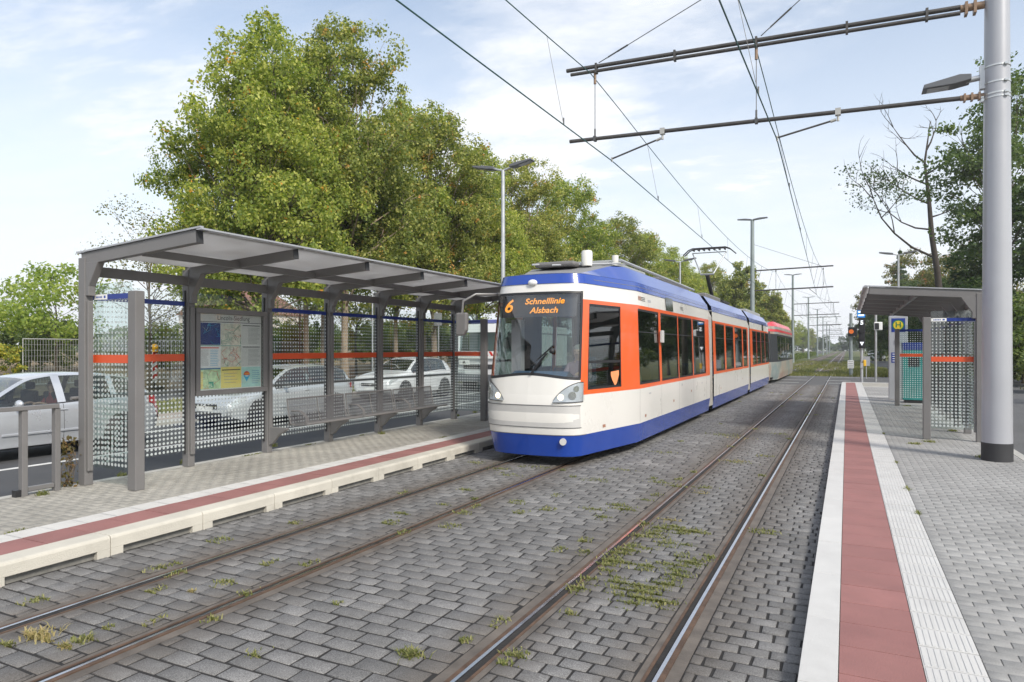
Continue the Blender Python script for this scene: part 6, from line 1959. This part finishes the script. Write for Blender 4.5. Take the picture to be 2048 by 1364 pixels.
    zg = min(interp(top, yf + .03) - .07, .66)
    mb = MB(); mb.box(-.40, .40, yf - .014, yf + .05, zg - .09, zg + .03); mb.build('grille', m_trim, root, bevel=.02)
    mb = MB(); mb.box(-.40, .40, yf - .018, yf - .0145, zg - .035, zg - .02); mb.ball((0, yf - .018, zg - .03), .045, .01, .045); mb.build('grille_bar', m_chrome, root)
    mb = MB(); mb.box(-.26, .26, yf - .024, yf - .012, .44, .55); mb.build('number_plate', m_plate, root)
    mb = MB(); mb.box(-.26, .26, h + .002, h + .014, .50, .61); mb.build('number_plate', m_plate, root)
    for sd in (1, -1):
        P = []
        for t in range(9):
            y = yf + .012 + .40 * t / 8; s_ = sec(y); zt = interp(top, y) - .035; zb_ = zt - .17 + .06 * t / 8
            w = wf(y)
            P.append([(sd * (w * (.995 - .02 * (k / 3)) + .006) if t else sd * (w * .60 + .02), y - (.016 if t == 0 else 0), zb_ + (zt - .02 - zb_) * k / 3) for k in range(4)])
        P.insert(0, [(sd * .48, yf - .012, p_[2]) for p_ in P[0]])
        mb = MB(); mb.grid(P); mb.build('headlight', m_hlc, root, smooth=True)
        P = []
        for t in range(6):
            y = h - .30 + .30 * t / 5; w = wf(y); zt = min(interp(top, y) - .03, interp(belt, y) + .05)
            P.append([(sd * (w * .995 + .006), y + (.014 if t == 5 else 0), zt - .20 + .20 * k / 3) for k in range(4)])
        P.append([(sd * .55, h + .014, p_[2]) for p_ in P[-1]])
        mb = MB(); mb.grid(P); mb.build('tail_light', m_tail, root, smooth=True)
        ym = (wsc[0] + .42) if wsc else -.6; s_ = sec(ym)
        mb = MB(); mb.ball((sd * (s_[6][0] + .13), ym, s_[6][1] + .06), .095, .055, .07, 14, 8); mb.tube((sd * (s_[6][0] - .02), ym, s_[6][1] + .01), (sd * (s_[6][0] + .10), ym, s_[6][1] + .04), .022); mb.build('door_mirror', paint, root, smooth='auto')
        for y in (.05 + wb[0] + 1.55, wb[0] + 2.55):
            if y < wb[1] - .1:
                s_ = sec(y); mb = MB(); mb.box(*sorted((sd * (s_[5][0] + .0), sd * (s_[5][0] + .035))), y - .09, y + .09, s_[5][1] - .095, s_[5][1] - .065); mb.build('door_handle', paint, root, bevel=.008)
        mb = MB()
        for y in (wb[0] + .55, wb[0] + 1.62, wb[0] + 2.62):
            if y < wb[1] + .1:
                P = []
                for dy in (-.004, .004): P.append([(sd * (sec(y)[k][0] + .003), y + dy, sec(y)[k][1]) for k in (2, 3, 4, 5, 6)])
                mb.grid(P)
        mb.build('door_gap', m_trim, root)
        if side_trim:
            mb = MB(); mb.box(*sorted((sd * (W / 2 - .004), sd * (W / 2 + .014))), wb[0] + .62, wb[1] - .45, .44, .475); mb.build('side_strip', paint, root, bevel=.004)
    return root

hatch_top = [(-2.13, .56), (-2.11, .66), (-2.0, .76), (-1.75, .84), (-1.2, .93), (-1.05, .965), (-.62, 1.22), (-.28, 1.40), (.1, 1.455), (.6, 1.46), (1.2, 1.42), (1.62, 1.34), (1.86, 1.14), (2.03, .96), (2.10, .86), (2.13, .60)]
hatch_belt = [(-2.13, .60), (-1.2, .88), (-.9, .90), (0, .93), (1.2, .985), (1.7, 1.02), (2.13, .9)]
c1 = car('silver hatchback at the left edge, half hidden by the railing and first shelter pane', m_silver, L=4.26, top=hatch_top, belt=hatch_belt, wb=(-1.44, 1.29), r=.315, win=[(-.88, .10), (.24, 1.08), (1.18, 1.50)], wsc=(-1.02, -.30), rwc=(1.64, 1.98))
c1.location = (-13.35, 7.2, 0)
person((c1.location.x + .36, 7.2 + .28, .62), m_shirt[3], m_hair[1], 'driver in a dark red top seen through the side window of the silver hatchback', reach=.36).scale = (.85, .85, .78)
est_top = [(-2.2, .56), (-2.18, .68), (-2.05, .78), (-1.75, .86), (-1.2, .95), (-1.0, .985), (-.55, 1.24), (-.2, 1.40), (.2, 1.46), (.9, 1.47), (1.5, 1.43), (1.95, 1.32), (2.05, 1.15), (2.15, .98), (2.2, .62)]
est_belt = [(-2.2, .62), (-1.2, .90), (0, .94), (1.4, .98), (2.2, .96)]
c2 = car('light silver estate car seen through the glass behind the bench and the timetable case', m_lsil, L=4.4, W=1.8, top=est_top, belt=est_belt, wb=(-1.38, 1.30), r=.32, win=[(-.85, .40), (.48, 1.25), (1.33, 1.85)], wsc=(-1.0, -.22), rwc=(1.97, 2.12), pill=[(.40, .48), (1.25, 1.33)])
c2.location = (-13.45, 13.35, 0)
suv_top = [(-2.15, .66), (-2.13, .80), (-2.0, .92), (-1.6, 1.00), (-1.12, 1.07), (-.95, 1.10), (-.5, 1.36), (-.2, 1.50), (.2, 1.56), (.8, 1.57), (1.35, 1.53), (1.68, 1.45), (1.9, 1.22), (2.05, 1.06), (2.15, .70)]
suv_belt = [(-2.15, .72), (-1.1, 1.0), (0, 1.05), (1.1, 1.10), (2.15, 1.05)]
c3 = car('white compact off-road car seen through the last glass bays of the shelter', m_whitec, L=4.3, W=1.8, top=suv_top, belt=suv_belt, wb=(-1.3, 1.33), r=.355, win=[(-.82, .40), (.48, 1.20), (1.27, 1.5)], wsc=(-.98, -.22), rwc=(1.70, 1.98), sill=.26, pill=[(.40, .48), (1.20, 1.27)])
c3.location = (-15.0, 21.45, 0)
# distant cars near the vanishing point: shared meshes of the ones above
far = [(-12.2, 62, c2, 'first light silver car beyond the crossing, left of the hedge'), (-12.4, 70, c1, 'silver car beyond the crossing, second behind the hedge'), (-15.2, 66, c3, 'white car in the far lane beyond the crossing'), (-12.3, 84, c3, 'white car further down the road beside the hedge'),
       (-15.4, 92, c1, 'silver car further down the far lane'), (-12.3, 104, c2, 'small far light car beside the hedge')]
for x, y, src, l in far:
    c = copy_tree(src, label=l); c.location = (x, y, 0); c['group'] = 'cars on the road beyond the crossing'
for i, (x, y) in enumerate([(-15.3, 118), (-12.4, 130), (-15.2, 150), (4.4, 120), (4.6, 150), (-12.5, 170)]):
    c = copy_tree((c1, c2, c3)[i % 3], label='tiny far car near the vanishing point'); c.location = (x, y, 0); c['group'] = 'tiny cars near the vanishing point'

# ---- truck behind the last pane
def truck():
    X, Y = -14.6, 26.5
    root = empty('truck', (X, Y, 0), 'white truck cab with red and white striped board behind the last shelter pane', 'truck')
    w = 1.2
    mb = MB()
    mb.prism([(Y, .55), (Y, 1.62), (Y + .05, 1.70), (Y + .05, 1.72), (Y + 2.1, 1.72), (Y + 2.1, .55)], 'x', X - w, X + w)
    mb.prism([(Y + .22, 2.62), (Y + .40, 3.0), (Y + 2.1, 3.05), (Y + 2.1, 2.62)], 'x', X - w * .96, X + w * .96)
    for a, b in ((X - w, X - w + .12), (X + w - .12, X + w)): mb.prism([(Y + .05, 1.72), (Y + .22, 2.63), (Y + .42, 2.63), (Y + .25, 1.72)], 'x', a, b)
    mb.box(X - w, X + w, Y + 1.2, Y + 2.1, 1.72, 2.63)
    mb.build('cab', m_whitec, root, bevel=.03)
    mb = MB(); mb.add([(X - w + .12, Y + .07, 1.74), (X + w - .12, Y + .07, 1.74), (X + w - .12, Y + .22, 2.61), (X - w + .12, Y + .22, 2.61)], [(0, 1, 2, 3)]); mb.build('windscreen', m_carglass, root)
    for sx_ in (-1, 1):
        mb = MB(); x_ = X + sx_ * (w + .003); mb.add([(x_, Y + .3, 1.78), (x_, Y + 1.15, 1.78), (x_, Y + 1.15, 2.55), (x_, Y + .44, 2.55)], [(0, 1, 2, 3)]); mb.build('side_window', m_carglass, root)
        mb = MB(); mb.box(*sorted((X + sx_ * (w + .12), X + sx_ * (w + .32))), Y - .02, Y + .1, 1.9, 2.4); mb.tube((X + sx_ * w, Y + .08, 2.35), (X + sx_ * (w + .15), Y + .05, 2.3), .02); mb.build('mirror', m_trim, root, bevel=.03)
        mb = MB(); mb.box(*sorted((X + sx_ * .72, X + sx_ * 1.12)), Y - .03, Y + .02, .78, .98); mb.build('headlight', m_hlc, root, bevel=.03)
    mb = MB(); mb.box(X - w - .01, X + w + .01, Y - .06, Y + .25, .42, .76); mb.build('bumper', m_greyc, root, bevel=.04)
    mb = MB(); mb.box(X - .8, X + .8, Y - .02, Y + .01, 1.0, 1.20); mb.build('grille', m_trim, root)
    mb = MB(); mb.mat(0).box(X - 1.15, X + 1.15, Y - .09, Y - .03, 1.46, 1.78); mb.mat(1)
    for k in range(9):
        a = X - 1.12 + k * .25; sg = .12 if k < 4 else -.12
        if a + .13 + max(0, sg) < X + 1.15: mb.prism([(a, 1.58), (a + .12, 1.58), (a + .12 + sg, 1.77), (a + sg, 1.77)], 'y', Y - .096, Y - .0905)
    mb.build('striped_board', [m_white_p, bpy.data.materials['signal_red']], root)
    mb = MB(); mb.mat(0).box(X - 1.0, X - .48, Y - .075, Y - .05, 1.18, 1.38); mb.mat(1); text_into(mb, 'A', .19, (X - .74, Y - .076, 1.28), (1, 0, 0), (0, 0, 1), bold=.006); mb.build('letter_plate', [m_white_p, m_black], root)
    mb = MB(); mb.box(X - w, X + w, Y + 2.3, Y + 7.5, 1.0, 3.0); mb.build('load_body', M('truck_box', (.55, .55, .53), rough=.5, var=.1), root, bevel=.03)
    mb = MB(); mb.box(X - .45, X + .45, Y + 1.9, Y + 7.4, .6, .99); mb.build('chassis', m_black, root)
    mb = MB(); mb.box(X - .8, X + .8, Y + .6, Y + 1.0, 3.03, 3.2); mb.build('beacon_bar', M('blue_grey_bar', (.12, .14, .35), rough=.3, coat=1.), root, bevel=.04)
    for y in (Y + .95, Y + 4.6, Y + 5.8):
        for sx_ in (-1, 1):
            mb = MB(); mb.lathe([(.3, -.14), (.46, -.14), (.48, -.10), (.48, .10), (.46, .14), (.3, .14)], (X + sx_ * 1.02, y, .48), 26, 'x'); wo = mb.build('wheel', m_tyre, root, smooth='auto')
            mb = MB(); mb.lathe([(.29, -.08), (.29, .09), (.12, .10)], (X + sx_ * 1.02, y, .48), 20, 'x'); mb.build('rim', m_rim, wo)
truck()
# houses and blocks far away, glimpsed at the end of the street and behind the bushes
def house(x, y, w_, d_, h_, col, label, name):
    root = empty('house', (x, y, 0), label, 'house', 'far houses')
    mb = MB(); mb.box(x - w_ / 2, x + w_ / 2, y - d_ / 2, y + d_ / 2, -.1, h_); mb.build('wall', M(name, col, rough=.8, var=.06), root)
    mb = MB(); mb.prism([(x - w_ / 2 - .3, h_), (x, h_ + w_ * .28), (x + w_ / 2 + .3, h_)], 'y', y - d_ / 2 - .3, y + d_ / 2 + .3); mb.build('roof', M(name + '_roof', (.20, .10, .07), rough=.8), root)
    for k in range(int(w_ / 2.6)):
        for z in range(int(h_ / 2.9)):
            xx_ = x - w_ / 2 + 1.3 + k * 2.6; zz_ = 1.0 + z * 2.9
            mb = MB(); mb.box(xx_ - .5, xx_ + .5, y - d_ / 2 - .03, y - d_ / 2 + .05, zz_, zz_ + 1.3); mb.build('window', m_intd, root)
house(-68, 62, 12, 9, 6, (.62, .56, .52), 'pale pink house glimpsed behind the young tree on the left', 'pale_render')
house(-24, 235, 14, 12, 7.5, (.60, .42, .25), 'ochre house far away at the left of the vanishing point', 'ochre_render')
house(24, 300, 16, 12, 8, (.55, .55, .58), 'grey far house near the vanishing point on the right', 'grey_render')
